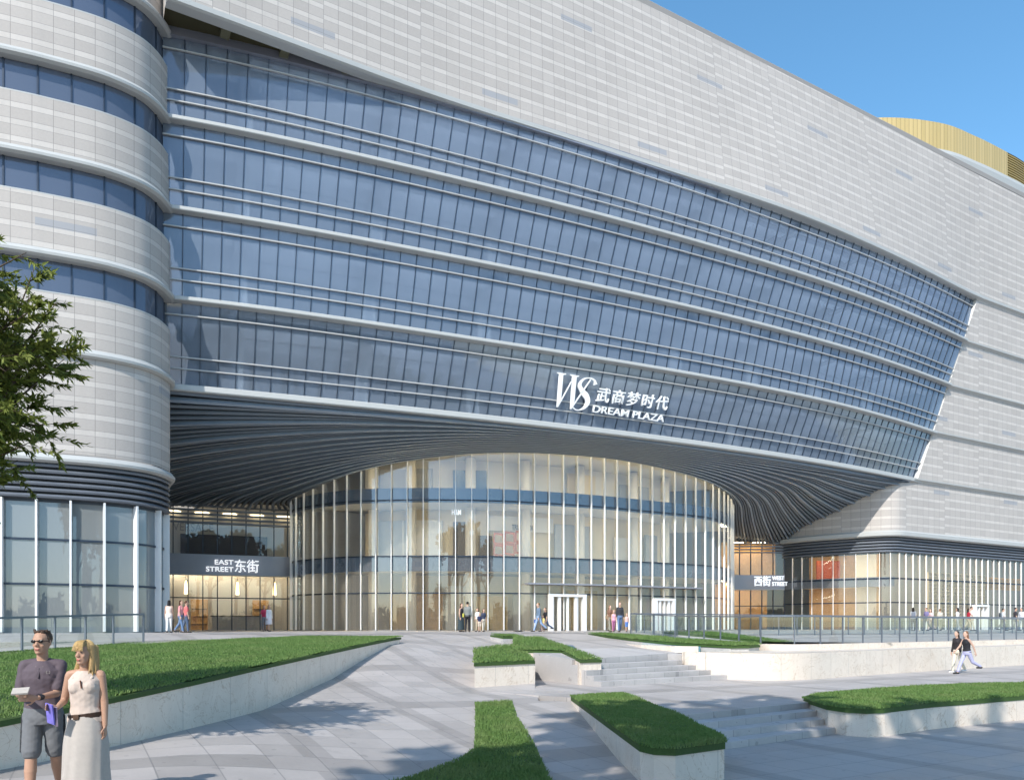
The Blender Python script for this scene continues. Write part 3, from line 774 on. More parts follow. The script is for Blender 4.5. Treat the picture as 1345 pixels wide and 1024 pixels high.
tp = [(-1.0, 21.9), (1.7, 19.9), (3.35, 20.6), (3.35, 15.9), (7.35, 18.75), (7.6, 19.1), (9.3, 21.0), (13.8, 23.5), (40, 38.2), (60, 50)]
tag(MB().prism(tp + [(62, 60.5)] + [tuple(p[:2]) for p in WALLF[::-1][:-12]] + [(3.5, 24.5), (2.9, 27), (1.8, 27.8), (.5, 26.7), (-.9, 22.6)], -.8, 0.0).build('terrace', 'paving_tiles'), kind='structure')
tag(MB().face([(2.2, -30, -.55), (90, -30, -.55), (90, 55, -.55), (60, 51, -.55), (13, 24, -.55), (2.2, 21, -.55)]).build('lower_court', 'paving_tiles'), kind='structure')
sl = np.linspace(-6, 40, 60)
q0 = [fromsd(s, 33.2) for s in np.linspace(4.5, 24, 30)]; q1 = [fromsd(s, 37.5) for s in np.linspace(4.5, 24, 30)]
zz_ = lambda p: float(zup(p[0], p[1])) if p[0] > .3 else float(zramp(p[0], p[1]))
b = MB(); b.strip([(p[0], p[1], zz_(p) + .012) for p in q0], [(p[0], p[1], zz_(p) + .012) for p in q1])
tag(b.build('entrance_path', 'strip_tiles'), kind='structure')

# steps
st = tag(empty('stone_steps', (5.2, 25.2, 0)), 'pale stone steps climbing from the terrace to the upper plaza beside the curved wall', 'steps')
L0, R0 = Vector((2.75, 23.45)), Vector((7.7, 26.95)); nn_ = Vector((-EY, EX)) * .40
for i in range(5):
    a, c = L0 + nn_ * i, R0 + nn_ * i + Vector((-.28, 0)) * i
    a2, c2 = (a + nn_, R0 + nn_ * (i + 1) + Vector((-.28, 0)) * i) if i < 4 else (a + nn_ * 9, c + nn_ * 6)
    MB().prism([a, c, c2, a2] if i < 4 else [a, c, Vector((6.42, 28.35)), Vector((6.5, 29.6)), c2, a2], -.05, .155 * (i + 1) if i < 4 else (lambda x, y: .775 if dd(x, y) < 21.6 else float(zup(x, y)) + .012)).build('step', 'step_tiles', st)
st = tag(empty('stone_steps', (5.4, 16.8, -.55)), 'short flight of stone steps in tree shade between two grassed planters', 'steps')
A0, B0 = Vector((3.52, 16.02)), Vector((7.3, 18.7)); nb = Vector((EY, -EX)) * .42
for k in range(3):
    MB().prism([A0 + nb * k, B0 + nb * k, B0 + nb * (k + 1), A0 + nb * (k + 1)], -.56, -.1375 * (k + 1)).build('step', 'step_tiles', st)

# ------------------------------------------------------------------ turf
def turf(name, poly, zf, dens, hgt, parent=None, wid=.012, seed=1, bulge=.03):
    """blades of grass scattered over a polygon, one mesh"""
    rs = np.random.RandomState(seed); P = np.array(poly, float)
    lo, hi = P.min(0), P.max(0); n_ = int((hi[0] - lo[0]) * (hi[1] - lo[1]) * dens)
    x = rs.uniform(lo[0], hi[0], n_); y = rs.uniform(lo[1], hi[1], n_)
    ins = np.zeros(n_, bool); j = len(P) - 1
    for i in range(len(P)):
        c = ((P[i, 1] > y) != (P[j, 1] > y)) & (x < (P[j, 0] - P[i, 0]) * (y - P[i, 1]) / (P[j, 1] - P[i, 1] + 1e-12) + P[i, 0]); ins ^= c; j = i
    x, y = x[ins], y[ins]; z = zf(x, y); n_ = len(x)
    a = rs.uniform(0, 6.283, n_); h = hgt * rs.uniform(.5, 1.25, n_) * (1 + .35 * np.sin(x * 2.1 + 1.3) * np.sin(y * 1.7)); w = wid * rs.uniform(.7, 1.3, n_)
    lx, ly = rs.normal(0, .45, n_) * h, rs.normal(0, .45, n_) * h
    V = np.empty((n_, 3, 3))
    V[:, 0] = np.stack([x - np.cos(a) * w, y - np.sin(a) * w, z - .01], 1)
    V[:, 1] = np.stack([x + np.cos(a) * w, y + np.sin(a) * w, z - .01], 1)
    V[:, 2] = np.stack([x + lx, y + ly, z + h], 1)
    me = bpy.data.meshes.new(name); me.vertices.add(n_ * 3); me.vertices.foreach_set('co', V.ravel())
    me.loops.add(n_ * 3); me.loops.foreach_set('vertex_index', np.arange(n_ * 3)); me.polygons.add(n_)
    me.polygons.foreach_set('loop_start', np.arange(0, n_ * 3, 3)); me.polygons.foreach_set('loop_total', np.full(n_, 3))
    me.materials.append(MATS['grass_blades']); me.update(); me.validate()
    return tag(link(name, me, parent), kind='stuff')
def planter(label, poly, zt, zb, dens, hgt, cat='planter', wallmat='marble_cream', soil=.03, inset=.05, wid=.012, seed=1, name='grass_planter'):
    c = np.mean(np.array(poly), 0)
    r = tag(empty(name, (c[0], c[1], float(zb(c[0], c[1])) if callable(zb) else zb)), label, cat)
    MB().prism(poly, zb, (lambda x, y: float(zt(np.float64(x), np.float64(y))) - .085) if callable(zt) else zt).build('planter_wall', wallmat, r)
    P = np.array(poly, float); ctr = P.mean(0)
    # the turf stands a little proud of the wall and overhangs it slightly
    PI = ctr + (P - ctr) * (1 + .03)
    zf = zt if callable(zt) else (lambda x, y: np.full_like(x, zt))
    z2 = lambda x, y: zf(np.asarray(x, float), np.asarray(y, float)) + soil
    low = .045 if callable(zt) else .0
    b = MB().prism([tuple(p) for p in P + (P - ctr) * .012], lambda x, y: float(z2(x, y)) - .125, lambda x, y: float(z2(x, y)) - low)
    if callable(zt):                                     # a gently warped bed following the slope
        gx, gy = np.arange(P[:, 0].min(), P[:, 0].max() + .3, .3), np.arange(P[:, 1].min(), P[:, 1].max() + .3, .3)
        X, Y = np.meshgrid(gx, gy); ins = np.zeros(X.shape, bool); j = len(P) - 1
        for i in range(len(P)):
            ins ^= ((P[i, 1] > Y) != (P[j, 1] > Y)) & (X < (P[j, 0] - P[i, 0]) * (Y - P[i, 1]) / (P[j, 1] - P[i, 1] + 1e-12) + P[i, 0]); j = i
        Z = z2(X, Y) - .012
        for q in range(len(gy) - 1):
            for w_ in range(len(gx) - 1):
                if ins[q, w_] and ins[q, w_ + 1] and ins[q + 1, w_] and ins[q + 1, w_ + 1]:
                    b.face([(X[a, c], Y[a, c], Z[a, c]) for a, c in ((q, w_), (q, w_ + 1), (q + 1, w_ + 1), (q + 1, w_))])
    b.build('turf_bed', 'soil_turf', r)
    turf('turf', PI, lambda x, y: z2(x, y) - .005, dens, hgt, r, wid, seed)
    return r
# big tilted lawn, left
LW = catmull([(-7.6, 5.5), (-7.0, 8.0), (-6.62, 9.8), (-6.25, 11.5), (-5.75, 15.0), (-5.45, 18.5), (-5.15, 22.3), (-4.75, 26), (-4.3, 29.2)], 4)
LB = [(-8, 29.4), (-12.5, 24.9), (-13.1, 22.5), (-13.7, 20.3), (-16, 15.5), (-17, 10), (-17, 5.5)]
def zlawn(x, y):
    f = np.interp(y, [5.5, 9.8, 11.5, 16.5, 22.3, 29.2], [.50, .66, .76, .99, 1.19, 1.46])
    bk = np.interp(y, [5.5, 15, 20, 25, 29.4], [.55, .90, 1.12, 1.30, 1.46]); k = np.clip((-x - 6) / 8, 0, 1)
    return f * (1 - k) + bk * k
planter('large sloping lawn behind a long curved pale marble wall', [tuple(p[:2]) for p in LW] + LB, zlawn, lambda x, y: -.3, 800, .040, 'lawn', wid=.010, seed=3, name='raised_lawn')
# planter with two arms in the middle
PA = [(-1.1, 22.4), (.72, 23.7), (.55, 26), (.15, 26.9), (1.75, 27.2), (2.15, 24.35), (2.9, 24.75), (2.1, 29), (1.25, 33), (.1, 33), (.05, 29.2), (-1.3, 27)]
planter('cream marble planter with two grassed arms standing mid plaza', PA, lambda x, y: .74 + .072 * (dd(x, y) - 19.4), -.15, 420, .07, seed=4)
# strip of turf growing up out of the ramp
pb = [(624, 923), (671, 921), (678, 941), (701, 978), (730, 1040), (745, 1075), (440, 1075), (480, 1040), (522, 1022), (570, 1007), (608, 993), (622.7, 982), (624.5, 950)]
def ramp_hit(px, py):
    Y = 10.
    for _ in range(40):
        X = (px - CX) / F * Y; z = float(zramp(np.float64(X), np.float64(Y))) + .06; Y = .5 * Y + .5 * (CZ - z) * F / (py - HY)
    return ((px - CX) / F * Y, Y)
PBp = [ramp_hit(*p) for p in pb]
planter('low strip of turf flaring out at its foot in the paved ramp', PBp, lambda x, y: zramp(np.asarray(x, float), np.asarray(y, float)) + .05, lambda x, y: float(zramp(np.float64(x), np.float64(y))) - .2, 1900, .05, 'grass strip', 'marble_grey', .01, seed=5, name='grass_strip')
planter('long narrow marble planter with its shaded end wall towards the steps', [(1.55, 19.85), (3.05, 20.75), (3.42, 16.0), (3.5, 12.75), (3.36, 12.05), (2.45, 11.42), (2.14, 11.5), (1.98, 11.8)], .03, -.75, 1900, .05, seed=6)
planter('marble planter with rounded corner and turf to the right of the shaded steps', [(7.35, 19.1), (8.1, 20.2), (9.26, 21.1), (11.5, 22.4), (13.8, 23.6), (16.0, 24.0), (17.5, 23.2), (15.5, 21.1), (13.3, 19.75), (9.8, 17.85), (8.2, 16.75), (7.75, 16.6), (7.4, 16.85), (7.22, 17.4)], .06, -.75, 1200, .05, seed=7)
planter('small far patch of turf just behind the two armed planter', [fromsd(16.5, 30.2), fromsd(17.6, 30.2), fromsd(17.9, 31.6), fromsd(16.6, 31.6)], lambda x, y: zup(x, y) + .06, 1.0, 420, .07, 'turf patch', 'marble_grey', seed=8, name='turf_patch')
PE = [(3.95, 39.0), (4.9, 39.2), (6.9, 36.0), (7.9, 33.2), (9.75, 30.6), (9.55, 29.4), (8.95, 28.75), (8.2, 28.6), (7.35, 29.6), (6.3, 31.4), (5.3, 33.8)]
planter('thin wedge of lawn between the blue pool and the glass railing', PE, lambda x, y: np.interp(y, [28, 31, 34, 39], [1.12, 1.2, 1.32, 1.5]), .7, 420, .06, 'lawn', 'marble_grey', seed=9, name='raised_lawn')
planter('pale green bank of turf behind the glass railing posts', [(8.0, 40.5), (11.0, 41.5), (13.5, 36.5), (12.6, 36.0)], lambda x, y: zup(x, y) + np.interp(y, [36, 41], [.05, .2]), .7, 300, .07, 'lawn', 'marble_grey', seed=10, name='raised_lawn')
planter('small clump of turf at the far right picture edge', [(15.6, 23.45), (17.4, 24.9), (19.5, 26.4), (20.5, 26), (18, 24)], .1, -.3, 500, .07, 'turf patch', 'marble_grey', seed=12, name='turf_patch')
pool = tag(empty('pool', (5.8, 31, .95)), 'shallow turquoise pool with pale rim at the top of the steps', 'pool')
pl = [(4.9, 34.0), (5.35, 33.7), (6.3, 31.35), (7.3, 29.5), (7.0, 29.2), (6.4, 29.3), (5.5, 31.0)]
MB().prism(pl, .8, 1.09).build('water', 'water', pool)
MB().sweep([(p[0], p[1], 1.1) for p in [(4.8, 34.2), (5.4, 31.0), (6.35, 29.2), (7.1, 29.0)]], [(0, -.3), (.16, -.3), (.16, .01), (0, .01)]).build('pool_rim', 'marble_cream', pool)

# ------------------------------------------------------------------ walls and railings
w = tag(empty('curved_wall', (10, 27, 0)), 'curved cream marble retaining wall running right from the steps', 'wall')
b = MB().sweep(lift(WALLF, 0), [(-.35, -.2), (0, -.2), (0, .93), (-.35, .93)]); b.build('wall', 'marble_cream', w)
RL = catmull([(7.1, 43.5), (7.8, 39), (8.7, 35.3), (9.4, 32.6), (9.9, 31.0), (10.35, 30.1), (11.2, 29.9), (12.7, 30.75), (14.6, 32.0), (20.2, 35.9), (22.7, 37.6), (25.4, 39.5), (40, 49.8)], 6)
b = MB().strip(lift(offset(WALLF[6:], -.3), .935), lift(resample(RL[30:], len(WALLF) - 6), .935)); b.build('wall_ledge', 'marble_cream', w)
MB().sweep(lift(RL[24:], .5), [(-.4, 0), (.12, 0), (.12, .66), (-.4, .66)]).build('upper_tier', 'marble_cream', w)
tag(MB().strip(lift(offset(RL[24:], -.3), 1.13), lift(offset(RL[24:], -7), 1.13)).build('upper_terrace', 'paving_tiles'), kind='structure')
def railing(label, path, zf, h, step, skip=0):
    P = [np.array(p[:2], float) for p in path]; base = np.array([(p[0], p[1], zf(p[0], p[1])) for p in P])
    n_ = int(length(base) / step); Q = resample(base, n_ + 1); N = outward(Q)
    r = tag(empty('glass_railing', tuple(Q[n_ // 2])), label, 'railing')
    for i in range(n_ + 1):
        a = math.atan2(N[i][0], -N[i][1])
        MB().box((Q[i][0], Q[i][1], Q[i][2] + h / 2), .035, .06, h, a).build('post', 'louver_tower', r)
        if i < n_:
            a_, c_ = Vector(Q[i]), Vector(Q[i + 1]); t = (c_ - a_) * .03
            b = MB(); b.face([a_ + t + Vector((0, 0, .06)), c_ - t + Vector((0, 0, .06)), c_ - t + Vector((0, 0, h - .05)), a_ + t + Vector((0, 0, h - .05))])
            b.build('glass_panel', 'railing_glass', r)
    MB().sweep([(p[0], p[1], p[2] + h) for p in Q], [(-.035, -.03), (.035, -.03), (.035, .03), (-.035, .03)]).build('handrail', 'louver_tower', r)
    return r
railing('long curved glass railing on the marble wall in front of the street entrance', RL, lambda x, y: float(np.interp(y, [29, 32, 36, 43.5], [1.15, 1.15, 1.22, 1.44])) if x < 10 else 1.15, 1.12, 1.45)
railing('far glass railing along the upper plaza before the right wing', [fromsd(s, 30.5) for s in np.linspace(24, 62, 30)], lambda x, y: float(zup(x, y)), 1.15, 1.5)
railing('short glass railing at the back of the sloping lawn', catmull([(-16.4, 16.2), (-14.0, 19.6), (-13.2, 22.3), (-12.55, 24.8), (-12.2, 25.2)], 5), lambda x, y: float(zlawn(np.float64(x), np.float64(y))) - .04, 1.0, 1.05)
MBk = MB().sweep([(p[0], p[1], 1.1) for p in catmull([(-18.5, 20), (-15.2, 23.5), (-13.6, 27.5)], 6)], [(-.3, -.3), (0, -.3), (0, .28), (-.3, .28)])
tag(MBk.build('low_kerb_wall', 'marble_cream'), 'low pale kerb wall behind the short lawn railing', 'low wall')

# ------------------------------------------------------------------ lettering
def text_mesh(body, bold=.0, ext=.1, gap=1.0):
    cu = bpy.data.curves.new('lettering', 'FONT'); cu.body = body; cu.size = 1; cu.extrude = ext; cu.offset = bold
    cu.resolution_u = 4; cu.space_character = gap
    o = bpy.data.objects.new('lettering', cu); COL.objects.link(o)
    me = bpy.data.meshes.new_from_object(o.evaluated_get(bpy.context.evaluated_depsgraph_get()))
    bpy.data.objects.remove(o); bpy.data.curves.remove(cu)
    return me
def place_text(name, body, O, right, up, w, h, mat, parent, bold=.012, depth=.12):
    """lettering of width w and height h with its lower left corner at O"""
    me = text_mesh(body, bold, .5, 1.22 if ord(body[0]) > 999 and len(body) > 2 else 1.0); co = np.empty(len(me.vertices) * 3); me.vertices.foreach_get('co', co); co = co.reshape(-1, 3)
    lo, hi = co.min(0), co.max(0); q = (co - lo) / (hi - lo)
    right = Vector(right).normalized(); up = Vector(up).normalized(); nr = right.cross(up).normalized()
    W = np.array(O)[None] + q[:, :1] * w * np.array(right) + q[:, 1:2] * h * np.array(up) + q[:, 2:] * depth * np.array(nr)
    me.vertices.foreach_set('co', W.ravel()); me.materials.clear(); me.materials.append(MATS[mat]); me.update()
    return link(name, me, parent)
def surf_px(px, py):
    best = None
    for u in np.linspace(0, NP, 671):
        p = S(u, 16); x = CX + p.x / p.y * F
        if best is None or abs(x - px) < best[0]: best = (abs(x - px), u)
    u = best[1]
    for _ in range(12):
        p = S(u, 16); z = CZ + (HY - py) / F * p.y; p = S(u, min(max(z, 14.84), 19.2))
        du = (px - (CX + p.x / p.y * F)) / 17.0; u = min(max(u + du, 0), NP)
    return S(u, min(max(z, 14.84), 19.2)), u
sg = tag(empty('facade_sign', (5, 48, 16)), 'white raised logo and name lettering on the lowest glass storey', 'facade sign')
pA, uA = surf_px(774, 541.5); pB, uB = surf_px(867, 554.5)
rt = (pB - pA); Ltx = rt.length; rt.normalize()
up = (S((uA + uB) / 2, 19) - S((uA + uB) / 2, 15)).normalized(); nr = rt.cross(up).normalized()
O = pA + nr * .32
hpx = pA.y / F
place_text('lettering', 'DREAM PLAZA', O, rt, up, Ltx, 9.0 * hpx, 'sign_white', sg, .006, .12)
pC, uC = surf_px(778, 528); pD, uD = surf_px(871, 540); r2 = (pD - pC)
place_text('lettering', '武商梦时代', pC + nr * .32, r2, up, r2.length, 18.8 * hpx, 'sign_white', sg, .006, .12)
pE, uE = surf_px(721, 534); pG, uG = surf_px(770, 541.0); r3 = (pG - pE); wl_ = r3.length; hl = 44 * pE.y / F; r3.normalize()
def logo(polys, name):
    b = MB(); Ol = pE + nr * .30
    for P in polys:
        Wp = [Ol + r3 * (x * wl_ / 1.16) + up * (y * hl) for x, y in P]
        b.face(Wp); b.face([p + nr * .10 for p in Wp])
        for i in range(len(P)):
            j = (i + 1) % len(P); b.face((Wp[i], Wp[j], Wp[j] + nr * .10, Wp[i] + nr * .10))
    return b.build(name, 'sign_white', sg)
logo([[(-.06, 1), (.20, 1), (.20, .975), (.125, .95), (.235, .22), (.19, 0), (.16, 0), (.0, .95), (-.06, .975)],
      [(.165, 0), (.195, 0), (.43, .80), (.405, .80)],
      [(.34, 1), (.60, 1), (.60, .975), (.535, .95), (.645, .20), (.60, 0), (.57, 0), (.40, .95), (.34, .975)],
      [(.575, 0), (.605, 0), (.99, .93), (.965, .95)]], 'letter')
sp_ = catmull([(1.16, .82), (1.10, .93), (.96, .985), (.80, .95), (.70, .83), (.70, .70), (.82, .56), (.97, .43), (1.05, .28), (1.0, .12), (.88, .02), (.75, .0), (.64, .06)], 6)
wd = np.interp(np.linspace(0, 1, len(sp_)), [0, .06, .2, .45, .55, .7, .85, 1], [.055, .03, .014, .06, .085, .06, .016, .012])
tg_ = np.gradient(sp_, axis=0); tg_ /= np.linalg.norm(tg_, axis=1, keepdims=True); nl = np.stack([-tg_[:, 1], tg_[:, 0]], 1)
Ls, Rs = sp_ + nl * wd[:, None], sp_ - nl * wd[:, None]
logo([[tuple(Ls[i]), tuple(Ls[i + 1]), tuple(Rs[i + 1]), tuple(Rs[i])] for i in range(len(sp_) - 1)], 'letter')

def wall_at(Q, px):
    xs = [CX + q[0] / q[1] * F for q in Q]
    return Vector((np.interp(px, xs, Q[:, 0]), np.interp(px, xs, Q[:, 1]), 0))
def zpx(p, py): return CZ + (HY - py) / F * p.y
def street_sign(Q, items, label):
    p0 = wall_at(Q, items[0][1]); r = tag(empty('street_sign', (p0.x, p0.y, 5.6)), label, 'sign')
    for body, x0, x1, y0, y1 in items:
        a, c = wall_at(Q, x0), wall_at(Q, x1); t = (c - a); nr_ = t.normalized().cross(Vector((0, 0, 1)))
        a.z = zpx(a, y1); place_text('lettering', body, a + nr_ * .22, t, (0, 0, 1), t.length, (y1 - y0) / F * a.y, 'sign_lit', r, .006 if ord(body[0]) < 999 else .004, .10)
street_sign(EQ, [('EAST', 282, 306.5, 734.8, 741), ('STREET', 270.5, 306.5, 743.8, 750.2), ('东街', 308, 339.5, 734.5, 751.5)], 'white lit street sign on the dark band left of the drum')
WX = np.array([(21.1, 72.3, 0), (25.7, 72.3, 0), (27.4, 70.5, 0)])
street_sign(np.array([(22.0, 71.6, 0), (27.5, 71.6, 0)]), [('西街', 989.5, 1011, 756, 769.5), ('WEST', 1013, 1028.5, 756.5, 761.6), ('STREET', 1013, 1033, 764, 769.2)], 'white lit street sign on the dark band right of the drum')
# signs and displays inside the glass
def drum_sign(px0, px1, y0, y1, body, mat, label, d=5.05):
    j = drum_px((px0 + px1) / 2); p = DR[j] - np.array([*dq[j], 0]) * d; t = Vector((-dq[j][1], dq[j][0], 0))
    k = p[1] / F; c = Vector((p[0], p[1], CZ + (HY - (y0 + y1) / 2) * k)); Wd, Hh = (px1 - px0) * k, (y1 - y0) * k
    r = tag(empty('shop_sign', tuple(c)), label, 'shop sign')
    place_text('lettering', body, c - t * Wd / 2 - Vector((0, 0, Hh / 2)), t, (0, 0, 1), Wd, Hh, mat, r, .01, .06)
drum_sign(704, 733, 689, 696, 'TRUSSARDI', 'sign_dark', 'small dark shop name over the cream shopfront upstairs')
drum_sign(592, 604, 669, 676, 'H&M', 'sign_lit', 'small white shop letters high behind the drum glass')
# lattice of tilted orange squares
j = drum_px(700); p = DR[j] - np.array([*dq[j], 0]) * 4.6; t = Vector((-dq[j][1], dq[j][0], 0)); b = MB()
for ix in range(3):
    for iz in range(2):
        c = Vector(p) * 1; c.z = 7.5 + iz * .85 + ix * .10; c += t * (ix - 1) * .85
        for s in (-1, 1):
            b.bar(c + t * -.38 + Vector((0, 0, s * .36)), c + t * .38 + Vector((0, 0, s * .36 - .08)), .10, .16)
            b.bar(c + t * s * .38 + Vector((0, 0, -.36)), c + t * s * .34 + Vector((0, 0, .36)), .16, .10)
tag(b.build('square_lattice', 'lattice_orange'), 'cluster of tilted orange square frames in the upstairs window', 'display')
# east shop: poster, pendants, counter
pc = offset(EPATH, -2.3)
def poster(i, z, w, h, mat, label, P=pc, sgn=None):
    N = outward(P)[i]; x, y = P[i][0] + N[0] * .1, P[i][1] + N[1] * .1
    return tag(MB().box((x, y, z), w, .05, h, math.atan2(N[0], -N[1])).build('wall_poster', mat), label, 'poster')
poster(5, 7.75, 6.2, 2.1, 'poster_purple', 'wide dark purple poster behind the upper east window')
r = tag(empty('shop_sign', (-23, 57.0, 9.2)), 'faint grey shop letters above the dark poster', 'shop sign')
a, c = pc[1], pc[5]; t = Vector((c[0] - a[0], c[1] - a[1], 0)); n3 = t.normalized().cross(Vector((0, 0, 1)))
place_text('lettering', 'VERSACE', Vector((a[0], a[1], 9.0)) + n3 * .2, t, (0, 0, 1), 2.8, .6, 'interior_grey', r, .005, .05)
for i, lab in ((2, 'leftmost glowing pendant lamp in the east shop'), (6, 'middle glowing pendant lamp in the east shop'), (9, 'rightmost glowing pendant lamp in the east shop')):
    P = offset(EPATH, -1.6); x, y = P[i][0], P[i][1]; r = tag(empty('pendant_lamp', (x, y, 5.6)), lab, 'pendant lamp', 'pendant lamps in the east shop')
    MB().tube([(x, y, 5.6), (x, y, 5.2)], .02, 6).build('cord', 'dark_fit', r)
    MB().loft([[(x + rr * math.cos(q * .785), y + rr * math.sin(q * .785), z) for q in range(8)] for rr, z in ((.05, 5.25), (.10, 5.0), (.14, 4.3), (.09, 4.25))]).build('lamp_shade', 'lamp_warm', r)
ct = tag(empty('shop_counter', (-20, 58.5, 1.57)), 'grey reception counter with clothes rail inside the east shop', 'counter')
P = offset(EPATH, -2.4); N = outward(P)[6]; an = math.atan2(N[0], -N[1])
MB().box((P[6][0], P[6][1], 2.1), 3.6, .8, 1.05, an).build('counter_body', 'interior_grey', ct)
MB().box((P[6][0], P[6][1], 2.65), 3.8, .95, .06, an).build('counter_top', 'dark_fit', ct)
for i, lab in ((3, 'tall dark display cabinet left of the shop counter'), (8, 'tall dark display cabinet right of the shop counter')):
    P = offset(EPATH, -3.6); x, y = P[i][0], P[i][1]; r = tag(empty('display_cabinet', (x, y, 1.57)), lab, 'cabinet')
    MB().box((x, y, 2.75), 1.2, .5, 2.35, an).build('cabinet_body', 'shop_wood', r)
    for z in (2.0, 2.6, 3.2): MB().box((x + N[0] * .27, y + N[1] * .27, z), 1.1, .08, .05, an).build('shelf', 'dark_fit', r)
# west wing: white lattice shelf, glowing red display, dark doorway, entrance frame
SHP = offset(WP, -1.5)
def wpx(px):
    xs = [CX + q[0] / q[1] * F for q in SHP[30:]]; return np.array([np.interp(px, xs, SHP[30:, 0]), np.interp(px, xs, SHP[30:, 1])])
a, c = wpx(1218), wpx(1292); t = Vector((*(c - a), 0)); Lt = t.length; t.normalize(); b = MB()
for k in range(15):
    q = Vector((*a, 0)) + t * Lt * k / 14; b.box((q.x, q.y, 4.2), .07, .3, 5.2, math.atan2(t.y, t.x))
for k in range(16):
    q = Vector((*(a + c) / 2, 1.75 + k * .34)); b.box(q, Lt, .3, .06, math.atan2(t.y, t.x))
tag(b.build('lattice_shelf', 'interior_cream'), 'tall white lattice shelf behind the glass of the right wing', 'shelf')
a, c = wpx(1292), wpx(1340); t = Vector((*(c - a), 0)); Lt = t.length; t.normalize(); b = MB()
for k in range(4):
    q = Vector((*(a + c) / 2, 5.55 + k * .34)); b.box(q, Lt, .3, .06, math.atan2(t.y, t.x))
for k in range(20):
    q = Vector((*a, 0)) + t * Lt * k / 19; b.box((q.x, q.y, 6.1), .06, .28, 1.2, math.atan2(t.y, t.x))
tag(b.build('hanging_shelf', 'shop_wood'), 'long wooden shelf hung high beside the white lattice', 'shelf')
q = offset(WP, -2.6)[10]; tag(MB().box((q[0] + .5, q[1] + .5, 7.1), 2.2, .2, 1.9).box((q[0] + .5, q[1] + .7, 5.9), 2.6, .5, .5).build('red_display', 'shop_red'), 'red clothing display in the upper west street window', 'display')
def wdoor(px, w_, lab):
    xs = [CX + q[0] / q[1] * F for q in WP[30:]]; x, y = np.interp(px, xs, WP[30:, 0]), np.interp(px, xs, WP[30:, 1]); a = math.atan2(EY, EX)
    r = tag(empty('glass_door', (x, y, 1.55)), lab, 'door'); tt = Vector((EX, EY, 0)); o = Vector((x + .1, y - .2, 0))
    b = MB()
    for s in (-1, 1): b.box(o + tt * s * w_ / 2 + Vector((0, 0, 2.65)), .26, .35, 2.2, a)
    b.box(o + Vector((0, 0, 3.8)), w_ + .26, .38, .18, a); b.build('door_frame', 'door_frame', r)
    for k in (-.17, .17): MB().box(o + tt * k * w_ + Vector((0, 0, 2.62)), .14, .2, 2.14, a).build('door_leaf', 'door_frame', r)
wdoor(1285, 2.0, 'white framed glass door in the right wing beside the lattice shelf')

# ================================================================== LIGHT, SKY, CAMERA
AZ, EL = R(25), R(40)
sd = Vector((math.sin(AZ) * math.cos(EL), math.cos(AZ) * math.cos(EL), -math.sin(EL)))
L = bpy.data.lights.new('sun', 'SUN'); L.energy = 4.5; L.angle = R(.53); L.color = (1, .955, .885)
so = bpy.data.objects.new('sun', L); COL.objects.link(so); so.rotation_euler = sd.to_track_quat('-Z', 'Y').to_euler(); so.location = (-20, -40, 60)
wd_ = bpy.data.worlds.new('World'); sc.world = wd_; wd_.use_nodes = True
nt = wd_.node_tree; bg = nt.nodes['Background']
sk = nt.nodes.new('ShaderNodeTexSky'); sk.sky_type = 'NISHITA'; sk.sun_disc = False
sk.sun_elevation = EL; sk.sun_rotation = math.pi + AZ; sk.altitude = 0; sk.air_density = 1.0; sk.dust_density = .6; sk.ozone_density = 1.5
hs = nt.nodes.new('ShaderNodeHueSaturation'); hs.inputs['Saturation'].default_value = 1.20; hs.inputs['Value'].default_value = 1.58; hs.inputs['Hue'].default_value = .489
nt.links.new(sk.outputs[0], hs.inputs['Color']); nt.links.new(hs.outputs[0], bg.inputs[0]); bg.inputs[1].default_value = .15
sc.view_settings.view_transform = 'Standard'; sc.view_settings.look = 'None'; sc.view_settings.exposure = .20; sc.view_settings.gamma = 1
cm = bpy.data.cameras.new('camera'); co = bpy.data.objects.new('camera', cm); COL.objects.link(co)
co.location = (0, 0, CZ); co.rotation_euler = (R(90), 0, 0); cm.sensor_width = 36; cm.lens = 36 * F / 1345
cm.shift_x = 0; cm.shift_y = (HY - 512) / 1345; cm.clip_end = 6000; cm.clip_start = .05
sc.camera = co
try:
    sc.cycles.use_denoising = True; sc.cycles.max_bounces = 10; sc.cycles.transparent_max_bounces = 16
    sc.cycles.sample_clamp_indirect = 6; sc.cycles.caustics_reflective = False; sc.cycles.caustics_refractive = False
except Exception: pass
